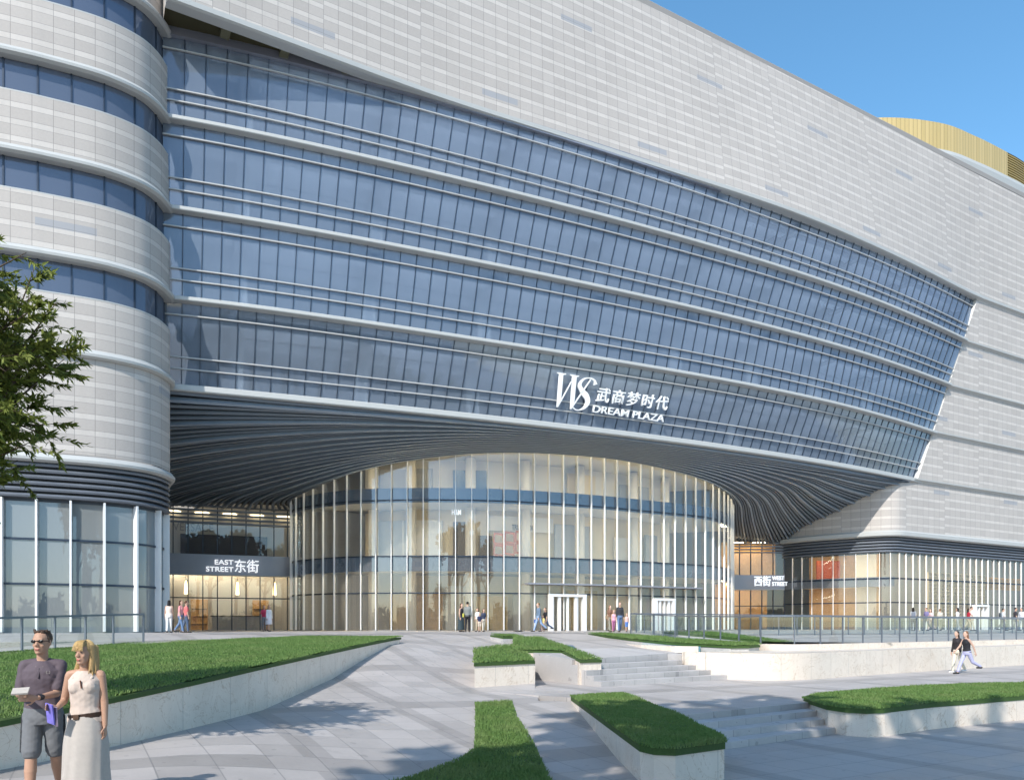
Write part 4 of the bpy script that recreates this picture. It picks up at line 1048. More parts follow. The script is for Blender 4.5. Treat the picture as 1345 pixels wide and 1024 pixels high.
# ================================================================== TREES
def leaf_cloud(name, pts, dirs, ln, wd, mat, parent, seed=1, droop=.35):
    """one narrow folded leaf per point"""
    rs = np.random.RandomState(seed); n_ = len(pts)
    d = dirs + rs.normal(0, .45, (n_, 3)); d[:, 2] -= droop; d /= np.linalg.norm(d, axis=1, keepdims=True)
    s_ = np.cross(d, rs.normal(0, 1, (n_, 3))); s_ /= np.linalg.norm(s_, axis=1, keepdims=True) + 1e-9
    u_ = np.cross(d, s_); l = ln * rs.uniform(.6, 1.25, (n_, 1)); w = wd * rs.uniform(.7, 1.2, (n_, 1))
    V = np.empty((n_, 6, 3))
    V[:, 0] = pts; V[:, 1] = pts + d * l * .38 + s_ * w + u_ * w * .35; V[:, 2] = pts + d * l - u_ * l * .08
    V[:, 3] = pts + d * l * .38 - s_ * w + u_ * w * .35; V[:, 4] = pts + d * l * .42; V[:, 5] = V[:, 4]
    me = bpy.data.meshes.new(name); me.vertices.add(n_ * 5); me.vertices.foreach_set('co', V[:, :5].ravel())
    base = np.arange(n_)[:, None] * 5
    idx = (base + np.array([[0, 1, 4, 1, 2, 4, 0, 4, 3, 4, 2, 3]])).ravel()
    me.loops.add(len(idx)); me.loops.foreach_set('vertex_index', idx); k = len(idx) // 3; me.polygons.add(k)
    me.polygons.foreach_set('loop_start', np.arange(k) * 3); me.polygons.foreach_set('loop_total', np.full(k, 3))
    me.materials.append(MATS[mat]); me.update(); me.validate()
    return link(name, me, parent)
def tree(label, loc, H0, ctr, rad, nl, ln, wd, mat, nb, seed, group=None, gaps=.45, twig=22, droop=.35, lean=(0, 0)):
    """trunk, limbs that fork into twigs, and leaves along the twigs"""
    rs = np.random.RandomState(seed); loc = Vector(loc)
    r = tag(empty('broadleaf_tree', loc), label, 'tree', group)
    C = Vector(ctr) - loc
    top = Vector((C.x * .8, C.y * .8, C.z + rad[2] * .2))
    tr = MB(); tpts = [Vector((0, 0, -.1)), Vector((C.x * .1, C.y * .1, H0 * .5)), Vector((C.x * .35, C.y * .35, H0)), top]
    b0 = H0 * .022 + rad[2] * .02
    P = catmull([tuple(p) for p in tpts], 6); tr.tube(P, list(np.interp(np.linspace(0, 1, len(P)), [0, .1, .5, 1], [b0 * 1.5, b0 * 1.05, b0 * .75, b0 * .2])), 10)
    o = tr.build('trunk', 'bark', None, True); o.parent = r
    lb = MB(); LP, LD = [], []
    for k in range(nb):
        th = rs.uniform(0, 6.283); ph = math.acos(rs.uniform(-.8, 1)); q = rs.uniform(.55, 1.02)
        e = C + Vector((rad[0] * math.sin(ph) * math.cos(th), rad[1] * math.sin(ph) * math.sin(th), rad[2] * math.cos(ph))) * q
        i = int(rs.uniform(.45, .98) * (len(P) - 1)); s = Vector(P[i])
        m_ = s.lerp(e, .5) + Vector(rs.normal(0, .10, 3)) * rad[0] + Vector((0, 0, rad[2] * .10))
        B = catmull([tuple(s), tuple(m_), tuple(e)], 6)
        lb.tube(B, list(np.linspace(b0 * .32, b0 * .04, len(B))), 5)
        for t in range(twig):
            f = rs.uniform(.35, 1.0); j = int(f * (len(B) - 1)); a = Vector(B[j]); dirn = Vector(rs.normal(0, 1, 3)); dirn.z *= .6
            dirn = (dirn.normalized() + (e - s).normalized() * .7).normalized(); L_ = rad[0] * rs.uniform(.12, .34)
            c_ = a + dirn * L_ + Vector((0, 0, -droop * L_ * .4)); lb.tube([a, a.lerp(c_, .55) + Vector((0, 0, .04 * L_)), c_], [b0 * .05, b0 * .035, b0 * .015], 3)
            m = max(3, int(nl / (nb * twig) * rs.uniform(1 - gaps, 1 + gaps)))
            g = rs.uniform(.15, 1.03, (m, 1)); LP.append(np.array(a)[None] * (1 - g) + np.array(c_)[None] * g); LD.append(np.repeat(np.array(dirn)[None], m, 0))
    o = lb.build('branches', 'bark', None, True); o.parent = r
    o = leaf_cloud('crown', np.concatenate(LP), np.concatenate(LD), ln, wd, mat, None, seed, droop); o.parent = r
    return r
tree('leafy tree with narrow olive leaves reaching in at the left picture edge', (-8.4, 10.2, .6), 2.9, (-7.62, 9.8, 5.25), (1.80, 1.6, 2.15), 80000, .120, .0175, 'leaves_olive', 170, 3, twig=13, droop=.4)
shade = []
for k, (x, y, zc, rx, nl_, sd_) in enumerate(((-7.7, -2.6, 13.6, 1.6, 8000, 11), (-4.7, 1.6, 13.6, 2.2, 11000, 17), (-1.5, 2.2, 14.5, 2.1, 9000, 16), (-4.4, -2.2, 13.4, 2.6, 11000, 12), (-2.6, -1.4, 13.0, 3.4, 26000, 13), (1.2, -.4, 13.0, 3.8, 32000, 14), (4.9, 1.3, 13.6, 3.8, 30000, 15))):
    tree('tall shade tree behind the viewer throwing its shadow over the paving', (x - .3, y - 1.5, -.5), 11.0, (x, y, zc), (rx, rx, rx * .72), nl_, .36, .095, 'leaves_dark', 28, sd_, 'shade trees behind the viewer', twig=9, gaps=.7)
def copy_tree(src, loc, rz, sc_):
    r = src.copy(); COL.objects.link(r); r.location = loc; r.rotation_euler = (0, 0, rz); r.scale = (sc_,) * 3
    for ch in list(src.children):
        c = ch.copy(); COL.objects.link(c); c.parent = r
    return r
src = [o for o in COL.objects if o.name.startswith('broadleaf_tree')][5]
for x, y, rz, q in ((4.0, -9, 4.0, 1.05), (9.0, -5, 2.0, 1.1), (13.5, -9, 5.2, 1.0), (19, -13, .4, 1.1)):  # unseen trees added to hold sky light off the court
    copy_tree(src, (x, y, -.5), rz, q)
n_ = 16000; q = NR.uniform(0, 1, (n_, 3)); x = (q[:, 0] - .5) * 300; hh = 6 + 2 * np.sin(x * .11) + 1.5 * np.sin(x * .31 + 1) + 1.2 * np.sin(x * .83)
pw = np.stack([x, -105 - 14 * q[:, 1], -1 + hh * q[:, 2] ** .7], 1)
w_ = leaf_cloud('distant_wood', pw, NR.normal(0, 1, (n_, 3)), 2.2, .55, 'leaves_dark', None, 21, .1); tag(w_, kind='stuff')
bl = tag(empty('apartment_block', (-34, -120, -1)), 'brown apartment tower standing opposite, mirrored in the entrance glass', 'building')
MB().box((-34, -120, 24), 16, 14, 50).build('wall', 'shop_wood', bl)
b = MB()
for i in range(14):
    b.box((-34, -112.95, 3 + i * 3.3), 14, .2, 1.5)
b.build('window_rows', 'mullion_metal', bl)

# ================================================================== PEOPLE
def ring(c, rx, ry, n_=14, yaw=0., tx=0., ty=0.):
    out = []
    for k in range(n_):
        a = 6.28318 * k / n_; x, y = rx * math.cos(a), ry * math.sin(a)
        X, Y = x * math.cos(yaw) - y * math.sin(yaw), x * math.sin(yaw) + y * math.cos(yaw)
        out.append((c[0] + X, c[1] + Y, c[2] + X * tx + Y * ty))
    return out
LK = [10]
def limb(b, p, q, r0, r1, k=None):
    k = k or LK[0]
    p, q = Vector(p), Vector(q); t = (q - p); L = t.length
    if L < 1e-5: return
    t.normalize(); a = t.cross(Vector((0, 1, .3))).normalized(); c = t.cross(a)
    R_ = []
    for s, r in ((-.95 * r0, .30 * r0), (-.6 * r0, .8 * r0), (0, r0), (L * .5, (r0 + r1) * .5), (L, r1), (L + .6 * r1, .8 * r1), (L + .95 * r1, .3 * r1)):
        R_.append([p + t * s + (a * math.cos(6.2832 * j / k) + c * math.sin(6.2832 * j / k)) * r for j in range(k)])
    b.loft(R_)
def ellip(b, c, rx, ry, rz, yaw=0., k=12, tilt=0.):
    R_ = []
    for i in range(1, 8):
        f = math.pi * i / 8; rr = math.sin(f); z = -math.cos(f)
        R_.append(ring((c[0], c[1] + z * rz * tilt, c[2] + z * rz), rx * rr, ry * rr, k, yaw))
    b.loft(R_)
TMP = bpy.data.collections.new('tmp'); COL.children.link(TMP)
def fuse(b, voxel, smooth=3):
    """merge overlapping closed shapes into one continuous skin"""
    me = bpy.data.meshes.new('tmp'); me.from_pydata(b.v, [], b.f); me.update()
    o = bpy.data.objects.new('tmp', me); TMP.objects.link(o)
    m_ = o.modifiers.new('r', 'REMESH'); m_.mode = 'VOXEL'; m_.voxel_size = voxel; m_.use_smooth_shade = True
    if smooth:
        m2 = o.modifiers.new('s', 'SMOOTH'); m2.factor = .5; m2.iterations = smooth
    out = bpy.data.meshes.new_from_object(o.evaluated_get(bpy.context.evaluated_depsgraph_get()))
    bpy.data.objects.remove(o); bpy.data.meshes.remove(me)
    out.polygons.foreach_set('use_smooth', [True] * len(out.polygons))
    return out
def xf(me, M): me.transform(M); me.update()
SKIN = {'light': (.56, .36, .27), 'tan': (.44, .26, .18), 'brown': (.30, .18, .12)}
CM = {}
def cmat(col, rough=.75, var=.12, scale=22):
    key = (tuple(col), rough)
    if key not in CM:
        nm = 'cloth_%d' % len(CM); plain(nm, col, rough, 0, .25, var, scale, .12); CM[key] = nm
    return MATS[CM[key]]

class Body:
    """joint positions of a standing or walking figure, facing -Y, feet at z=0, height h"""
    def __init__(s, h, sw=.0, arms=((.1, .15, .1), (.1, .15, .1)), female=False, lean=0., headyaw=0., child=False, ik=None):
        k = h / 1.72; s.k = k; s.h = h; s.f = female; s.hy = headyaw; s.child = child
        hd = 1.18 if child else 1.0
        s.hk = k * hd
        hipw = (.090 if not female else .085) * k; shw = (.162 if not female else .150) * k
        thl, shl = .425 * k, .415 * k
        drop = 0
        s.hip, s.knee, s.ank, s.toe = [], [], [], []
        z0 = .925 * k
        for side, ph in ((-1, sw), (1, -sw)):
            a = ph; bend = max(0, -ph) * 1.1 + .06 + (.25 * abs(sw) if ph < 0 else 0)
            H = Vector((side * hipw, 0, z0)); K = H + Vector((0, -math.sin(a), -math.cos(a))) * thl
            A = K + Vector((0, math.sin(bend - a), -math.cos(bend - a))) * shl
            s.hip.append(H); s.knee.append(K); s.ank.append(A)
        low = min(a.z for a in s.ank) - .075 * k
        for L_ in (s.hip, s.knee, s.ank):
            for q in L_: q.z -= low
        s.pel = Vector((0, 0, z0 - low)); top = s.pel.z
        ln = Vector((0, -math.sin(lean), math.cos(lean)))
        s.waist = s.pel + ln * .14 * k; s.chest = s.pel + ln * .36 * k; s.neck = s.pel + ln * .535 * k; s.head = s.neck + ln * .10 * k + Vector((0, -.02 * k, .085 * k * hd))
        for A in s.ank: s.toe.append(A + Vector((0, -.15 * k, -.045 * k)))
        s.sho, s.elb, s.wri, s.hdir = [], [], [], []
        for side, (fw, out_, bend) in zip((-1, 1), arms):
            S_ = s.pel + ln * .485 * k + Vector((side * shw, 0, 0))
            u = Vector((side * math.sin(out_), -math.sin(fw) * math.cos(out_), -math.cos(fw) * math.cos(out_)))
            E = S_ + u * .285 * k
            f2 = fw + bend
            v = Vector((side * math.sin(out_) * (.5 if bend < .6 else -.9), -math.sin(f2), -math.cos(f2))).normalized()
            W = E + v * .245 * k; i = (side + 1) // 2
            if ik and ik[i]:
                T = Vector((ik[i][0] * k, ik[i][1] * k, s.pel.z + ik[i][2] * k)); dv = T - S_; D = min(dv.length, .525 * k); dv.normalize()
                a_ = (.285 ** 2 - .245 ** 2 + (D / k) ** 2) / (2 * D / k); hh = math.sqrt(max(0, .285 ** 2 - a_ * a_)) * k
                pole = Vector((side * .28, .55, -.75)); pole = (pole - dv * pole.dot(dv)).normalized()
                E = S_ + dv * a_ * k + pole * hh; W = S_ + dv * D; v = Vector(ik[i][3]).normalized() if len(ik[i]) > 3 else (W - E).normalized()
            s.sho.append(S_); s.elb.append(E); s.wri.append(W); s.hdir.append(v)
    def torso(s, b, g=0., z0=None, z1=None):
        k = s.k; f = s.f
        prof = [(s.pel + Vector((0, 0, -.07 * k)), .150 if f else .145, .105), (s.pel + Vector((0, .005 * k, 0)), .172 if f else .162, .118), (s.pel.lerp(s.waist, .6), .155 if f else .155, .108), (s.waist + Vector((0, 0, .02 * k)), .125 if f else .148, .098),
                (s.waist.lerp(s.chest, .5), .135 if f else .160, .106), (s.chest, .150 if f else .178, .118 if f else .122), (s.chest.lerp(s.neck, .45), .150 if f else .178, .108), (s.chest.lerp(s.neck, .8), .105, .080), (s.neck, .058, .058)]
        R_ = []
        for c, rx, ry in prof:
            if z0 is not None and c.z < z0 - .03 * k: continue
            if z1 is not None and c.z > z1 + .03 * k: continue
            R_.append(ring(c, rx * k + g, ry * k + g, 18))
        b.loft(R_)
        if f and (z1 is None or z1 > s.chest.z):
            for x in (-1, 1): ellip(b, (s.chest.x + x * .062 * k, s.chest.y - .072 * k, s.chest.z + .01 * k), .064 * k + g, .056 * k + g, .068 * k + g)
def hand(b, B, i, fine=True, curl=.35):
    k = B.k * (1.1 if B.child else 1); w, d = B.wri[i], B.hdir[i].normalized(); side = (-1, 1)[i]
    n_ = Vector((side, 0, 0)); n_ = (n_ - d * n_.dot(d)).normalized(); t = d.cross(n_).normalized()
    if t.y > 0: t = -t                       # t: thumb side, towards the front
    pc = w + d * .052 * k
    R_ = []
    for q, a_, c_ in ((-.055, .020, .017), (-.02, .030, .016), (.015, .039, .016), (.045, .036, .013)):
        cc = pc + d * q * k
        R_.append([cc + t * (a_ * k * math.cos(6.2832 * j / 10)) + n_ * (c_ * k * math.sin(6.2832 * j / 10)) for j in range(10)])
    b.loft(R_)
    rf = (.0085 if fine else .0115) * k
    for q, L_ in ((-.029, .058), (-.010, .072), (.010, .077), (.029, .070)):
        s0 = pc + d * .040 * k + t * q * k; a1 = s0 + (d * math.cos(curl) - n_ * math.sin(curl)) * L_ * .52 * k
        a2 = a1 + (d * math.cos(curl * 2.4) - n_ * math.sin(curl * 2.4)) * L_ * .48 * k
        limb(b, s0, a1, rf, rf * .92, 7); limb(b, a1, a2, rf * .92, rf * .78, 7)
    s0 = pc - d * .02 * k + t * .030 * k; a1 = s0 + (t * .75 + d * .65 - n_ * .25).normalized() * .038 * k; a2 = a1 + (d * .9 + t * .25 - n_ * .35).normalized() * .030 * k
    limb(b, s0, a1, rf * 1.25, rf * 1.1, 7); limb(b, a1, a2, rf * 1.1, rf * .85, 7)
def head_shapes(b, B, c=None):
    k = B.hk; c = c or B.head; M = Matrix.Rotation(B.hy, 3, 'Z')
    def P(x, y, z): return c + M @ Vector((x, y, z)) * k
    y = B.hy
    R_ = []
    for z, rx, ry, oy in ((-.118, .022, .020, -.052), (-.108, .040, .042, -.040), (-.085, .053, .064, -.020), (-.055, .062, .080, -.008), (-.02, .068, .090, .0), (.015, .072, .096, .004), (.05, .073, .097, .008), (.08, .064, .086, .010), (.105, .044, .060, .010), (.118, .018, .025, .010)):
        R_.append(ring(P(0, oy, z), rx * k, ry * k, 20, y))
    b.loft(R_)
    limb(b, P(0, -.084, .014), P(0, -.103, -.024), .010 * k, .0140 * k, 8)      # nose
    for s in (-1, 1):
        limb(b, P(s * .012, -.10, -.030), P(s * .013, -.10, -.031), .009 * k, .009 * k, 6)
        ellip(b, P(s * .072, .012, -.005), .010 * k, .020 * k, .032 * k, y)     # ear
        limb(b, P(s * .012, -.088, .028), P(s * .045, -.080, .030), .009 * k, .008 * k, 6)   # brow
        ellip(b, P(s * .036, -.060, -.030), .022 * k, .020 * k, .022 * k, y)    # cheek
    limb(b, P(-.016, -.086, -.064), P(.016, -.086, -.064), .008 * k, .008 * k, 6)
    limb(b, P(-.013, -.083, -.075), P(.013, -.083, -.075), .009 * k, .009 * k, 6)
    ellip(b, P(0, -.075, -.103), .018 * k, .014 * k, .014 * k, y)               # chin
    return P
def person(label, px, Y, z, h, yaw, top, bottom, hair=('short', (.03, .02, .015)), sw=.0, arms=((.05, .14, .15), (.05, .14, .15)), female=False, skin='light', sleeve='short', legs='trousers', shoes=(.03, .03, .03), child=False, lean=.03, bag=None, fine=False, headyaw=0., group=None, X=None, ik=None):
    LK[0] = 18 if fine else 10
    B = Body(h, sw, arms, female, lean, headyaw, child, ik); k = B.k
    vx = .0075 if fine else .0135
    loc = Vector(((px - CX) / F * Y if X is None else X, Y, z)); rot = Matrix.Translation(loc) @ Matrix.Rotation(yaw, 4, 'Z')
    r = tag(empty('person', loc), label, 'person', group)
    def add(name, b, mat, sm_=3, v=None):
        me = fuse(b, v or vx, sm_)
        if fine and name in ('shirt', 'shorts'):
            from mathutils import noise as mn
            for q in me.vertices:
                p = q.co; f = mn.noise(Vector((p.x * 7, p.y * 7, p.z * 15 + p.x * 9))) + .5 * mn.noise(Vector((p.x * 16 + 5, p.y * 16, p.z * 26 - p.x * 14)))
                q.co = p + q.normal * f * .0055
        xf(me, rot); me.materials.clear(); me.materials.append(mat); return link(name, me, r)
    b = MB(); B.torso(b)
    limb(b, B.neck - Vector((0, 0, .04 * k)), B.head - Vector((0, 0, .05 * k)), .052 * k, .050 * k)
    for i in (0, 1):
        limb(b, B.neck - Vector((0, -.01, .015)) * k, B.sho[i] + Vector((0, 0, .012)) * k, .046 * k, .042 * k)
        limb(b, B.hip[i], B.knee[i], .082 * k, .052 * k); limb(b, B.knee[i], B.knee[i].lerp(B.ank[i], .35), .052 * k, .056 * k); limb(b, B.knee[i].lerp(B.ank[i], .3), B.ank[i], .055 * k, .036 * k)
        limb(b, B.ank[i] + Vector((0, .02, -.03)) * k, B.toe[i], .036 * k, .030 * k)
        limb(b, B.sho[i], B.elb[i], .047 * k, .037 * k); limb(b, B.elb[i], B.wri[i], .038 * k, .025 * k); hand(b, B, i, fine)
    P = head_shapes(b, B)
    skm = cmat(SKIN[skin], .5, .08, 30); add('body', b, skm, 2 if fine else 2, .0065 if fine else None)
    g = .014
    # upper garment
    b = MB(); B.torso(b, g, B.pel.z - .02 * k, B.neck.z - .02 * k)
    if sleeve != 'none':
        for i in (0, 1):
            limb(b, B.neck - Vector((0, -.01, .022)) * k, B.sho[i] + Vector((0, 0, .012)) * k, .055 * k, .051 * k)
            e = B.sho[i].lerp(B.elb[i], .78) if sleeve == 'short' else B.elb[i]
            limb(b, B.sho[i], e, .051 * k + g * .4, .046 * k + (g * .5 if sleeve == 'short' else 0))
            if sleeve == 'long': limb(b, B.elb[i], B.elb[i].lerp(B.wri[i], .93), .049 * k, .038 * k)
    add('shirt' if sleeve != 'long' else 'jacket', b, cmat(top))
    b = MB()
    if legs in ('trousers', 'shorts'):
        b.loft([ring(B.pel + Vector((0, 0, q * k)), rx * k + .012, ry * k + .012, 18) for q, rx, ry in ((-.10, .14, .105), (-.03, .168, .120), (.05, .166, .115), (.09, .155, .108))])
        for i in (0, 1):
            limb(b, B.hip[i], B.knee[i] if legs == 'trousers' else B.hip[i].lerp(B.knee[i], .88), .094 * k, .066 * k if legs == 'trousers' else .088 * k)
            if legs == 'trousers': limb(b, B.knee[i], B.knee[i].lerp(B.ank[i], .92), .066 * k, .056 * k)
        add(legs, b, cmat(bottom, .8))
    else:
        zl = .12 * k if legs == 'long_skirt' else .46 * k
        n_ = 14 if fine else 6; R_ = []
        for q in range(n_ + 1):
            t = q / n_; zz0 = B.pel.z + .08 * k - t * (B.pel.z + .08 * k - zl)
            wv = .150 + (.05 * math.sin(min(1, t * 2.5) * 1.57)) + .03 * t
            c_ = (0, (B.knee[0].y + B.knee[1].y) * .3 * t, zz0)
            ri = ring(c_, wv * k, (wv * .82 + abs(sw) * .25 * t) * k, 72 if fine else 18)
            if fine:
                ri = [tuple(Vector(c_).lerp(Vector(p), 1 + (.012 + .075 * t) * (math.sin(j_ * .0873 * 11 + 2.2 * t) + .6 * math.sin(j_ * .0873 * 5 + 1 - t)) * (.55 + .45 * math.sin(j_ * .0873 * 2 + 1)))) for j_, p in enumerate(ri)]
            R_.append(ri)
        b.loft(R_); add('skirt', b, cmat(bottom, .8))
    b = MB()
    for i in (0, 1):
        limb(b, B.ank[i] + Vector((0, .035, -.042)) * k, B.toe[i] + Vector((0, -.03, -.0)) * k, .043 * k, .036 * k)
    add('shoes', b, cmat(shoes, .5))
    style, hc = hair; b = MB(); M = Matrix.Rotation(B.hy, 3, 'Z'); hk = B.hk
    ellip(b, P(0, .022, .040), .081 * hk, .098 * hk, .092 * hk, B.hy)
    if style != 'short':
        ellip(b, P(0, .055, -.04), .078 * hk, .062 * hk, .115 * hk, B.hy)
        if style == 'long':
            b.loft([ring(P(0, oy, zz1), rx * hk, ry * hk, 14, B.hy) for zz1, rx, ry, oy in ((.03, .078, .075, .03), (-.08, .086, .062, .05), (-.17, .092, .05, .065), (-.25, .075, .035, .07), (-.29, .04, .02, .07))])
        if style == 'bun': ellip(b, P(0, .125, .03), .042 * hk, .042 * hk, .042 * hk)
    add('hair', b, cmat(hc, .55, .25, 60), 1)
    if bag:
        kind, bc, i = bag; w = B.wri[i]; b = MB(); c = (w + Vector((0, 0, -.20 * k))) if kind == 'hand' else Vector((0, .17 * k, B.chest.z - .05 * k)) if kind == 'back' else Vector(((-1, 1)[i] * .22 * k, .03, B.pel.z + .05 * k))
        b.box(c, .10 * k if kind != 'back' else .26 * k, .24 * k if kind != 'back' else .13 * k, .22 * k if kind != 'back' else .36 * k)
        me = fuse(b, .012, 3); xf(me, rot); me.materials.append(cmat(bc, .6)); o = link('bag', me, None)
        nm = {'hand': 'handbag', 'back': 'backpack', 'side': 'shoulder_bag'}[kind]; o.name = nm
        tag(o, bag_label(kind, label), {'hand': 'handbag', 'back': 'backpack', 'side': 'bag'}[kind])
    return r, B, P, rot
def bag_label(kind, label):
    return {'hand': 'handbag hanging from the hand of the ', 'back': 'backpack worn by the ', 'side': 'shoulder bag at the side of the '}[kind] + ' '.join(label.split()[:9])
BLK, WHT, BLUE, DEN, RED, PINK, KHK, GRY, NAVY = (.022, .022, .026), (.78, .76, .73), (.16, .22, .36), (.13, .20, .33), (.50, .05, .06), (.68, .28, .30), (.42, .36, .26), (.24, .25, .27), (.03, .04, .09)
brn, blk, bld = ('long', (.06, .03, .015)), ('long', (.015, .012, .012)), ('short', (.20, .12, .05))
PI = math.pi
# left, by the corner tower
person('woman in white trousers and pale top beside the corner tower, dark hair', 222, 37.6, 1.55, 1.58, PI + .3, (.75, .62, .52), WHT, blk, .12, female=True, sleeve='none')
person('woman in blue jeans and pink shirt leading the pair by the corner tower', 237, 37.4, 1.55, 1.58, PI * .5, (.72, .30, .30), DEN, brn, .24, female=True, bag=('side', BLK, 1))
person('person in coral top just behind the jeans wearer by the corner tower', 244, 38.2, 1.55, 1.56, PI * .72, (.62, .16, .16), (.10, .14, .22), ('short', (.10, .05, .03)), .14, female=True)
person('woman in red top and grey trousers before the east street glass', 347, 48.5, 1.55, 1.62, .4, (.60, .06, .12), GRY, ('long', (.25, .13, .05)), .15, female=True)
person('woman in white coat dress beside the red topped woman, east street', 353, 48.0, 1.55, 1.62, .9, (.80, .78, .78), (.80, .74, .76), ('long', (.30, .16, .06)), .2, female=True, sleeve='long', legs='skirt')
# centre groups
person('woman in black dress and long dark hair at the drum glass', 605.5, 43.2, 1.55, 1.58, 1.0, BLK, (.04, .06, .07), brn, .0, female=True, legs='long_skirt', sleeve='none')
person('man seen from behind in grey chequered jacket and black trousers', 614, 42.5, 1.55, 1.66, PI - .2, (.20, .21, .20), BLK, ('short', (.02, .015, .01)), .08, sleeve='long', bag=('side', (.45, .42, .08), 1))
person('woman in white top and khaki trousers facing a friend at the drum', 627.5, 45.2, 1.55, 1.36, -.5, WHT, KHK, ('long', (.03, .02, .015)), .1, female=True)
person('child in navy shirt standing between two women at the drum glass', 629.8, 44.2, 1.55, 1.06, .2, NAVY, (.62, .52, .42), ('short', (.03, .02, .015)), .05, child=True, legs='shorts')
person('woman in navy top and cream trousers facing a friend at the drum', 635, 45.0, 1.55, 1.32, .6, (.05, .06, .10), (.62, .56, .46), brn, .1, female=True)
person('fair haired man in blue denim jacket and jeans striding left', 707.5, 43.6, 1.55, 1.66, -1.2, (.14, .20, .28), (.28, .38, .55), ('short', (.22, .12, .05)), .35, sleeve='long', bag=('hand', (.05, .12, .35), 0))
person('woman in black top walking behind the man in denim', 716.5, 44.2, 1.55, 1.42, -1.0, BLK, (.06, .09, .18), ('long', (.18, .09, .04)), .45, female=True)
person('small child in yellow shirt held close beside the woman in black', 713, 43.8, 1.55, .92, -.4, (.75, .58, .22), (.60, .40, .30), ('short', (.25, .15, .07)), .1, child=True, legs='shorts')
person('woman in brown patterned top with bag left of the tall man', 801, 43.8, 1.55, 1.50, .5, (.22, .12, .08), (.28, .27, .22), ('long', (.16, .07, .03)), .2, female=True, bag=('side', (.32, .24, .15), 0))
person('girl in pink dress between the brown topped woman and the man', 806, 43.2, 1.55, 1.20, .1, (.72, .38, .46), (.40, .15, .28), ('long', (.30, .17, .08)), .15, female=True, child=True, sleeve='none')
person('tall man in open black jacket over white shirt and jeans', 814, 43.3, 1.55, 1.66, .1, (.04, .04, .045), DEN, ('short', (.10, .05, .025)), .18, sleeve='long')
person('small child in pink top and blue shorts right of the tall man', 823, 42.8, 1.55, 1.02, .3, (.72, .46, .42), (.12, .24, .55), ('short', (.30, .18, .08)), .12, child=True, legs='shorts', sleeve='none')
# right, mid distance
person('woman in black jacket and cream trousers walking left below the marble wall', 1257.5, 30.8, 0, 1.66, -1.25, (.035, .03, .033), (.72, .65, .52), ('long', (.035, .025, .02)), .22, female=True, sleeve='long', shoes=WHT)
person('woman in black sleeveless top and lilac jeans striding along the marble wall', 1270, 30.0, 0, 1.72, -1.35, BLK, (.42, .42, .60), ('long', (.20, .10, .055)), .46, arms=((.5, .12, .3), (-.55, .15, .25)), female=True, sleeve='none', lean=.06)
# far right, on the upper level
for args in (('person in grey top with rucksack leftmost of the far right walkers', 1199.5, 1.70, PI - .4, (.40, .41, .43), (.10, .10, .12), blk, ('back', (.16, .18, .22), 0)),
             ('person in violet shirt beside a companion in pink, far right', 1217, 1.70, -1.3, (.20, .18, .33), (.12, .12, .15), ('short', (.02, .02, .02)), None),
             ('person in pale pink top with dark hair beside the violet shirt', 1223, 1.60, -1.3, (.72, .50, .50), (.55, .42, .38), blk, None),
             ('person in cream shirt and olive trousers alone before the lattice', 1235, 1.60, PI, (.56, .50, .42), (.28, .26, .20), ('short', (.18, .10, .05)), None),
             ('woman in white shirt with black ponytail right of the lattice', 1258, 1.66, PI + .8, (.70, .68, .66), (.32, .33, .36), blk, None),
             ('person in dark red top near the white framed door', 1272, 1.62, 1.2, (.42, .03, .05), (.50, .40, .30), blk, None),
             ('man in white shirt close beside the dark red top', 1275.5, 1.76, 1.2, (.78, .74, .68), (.55, .48, .40), ('short', (.05, .03, .02)), None),
             ('person in pale shirt with dark rucksack alone right of the door', 1317, 1.62, 1.3, (.60, .62, .64), (.16, .17, .19), ('short', (.03, .03, .03)), ('back', (.07, .09, .11), 0)),
             ('person in black top and grey jeans striding near the right edge', 1333.5, 1.70, 1.2, (.05, .045, .055), (.34, .34, .37), ('short', (.03, .02, .02)), None),
             ('person in white shirt and blue jeans rightmost in the picture', 1342, 1.66, -1.2, (.72, .73, .78), (.24, .28, .38), ('short', (.02, .02, .02)), None)):
    lab, px, h, yw, tc, bc, hr, bg_ = args
    person(lab, px, 56.0 + (px % 3) * .6, 1.55, h, yw, tc, bc, hr, .25 if abs(yw) < 2 else .1, female='woman' in lab or hr[0] == 'long', bag=bg_, sleeve='long' if px % 2 < 1 else 'short')
# ------------------------------------------------------------------ the couple in front
def detail(r, rot, name, b, mat, voxel=.006, smooth=2, parent=None):
    me = fuse(b, voxel, smooth) if voxel else None
    if me is None:
        me = bpy.data.meshes.new(name); me.from_pydata(b.v, [], b.f)
    xf(me, rot); me.materials.clear(); me.materials.append(mat)
    o = bpy.data.objects.new(name, me); COL.objects.link(o); p = parent or r
    if p is not None:
        o.parent = p; o.matrix_parent_inverse = p.matrix_world.inverted() if p is not r else Matrix.Translation(-r.location)
    return o
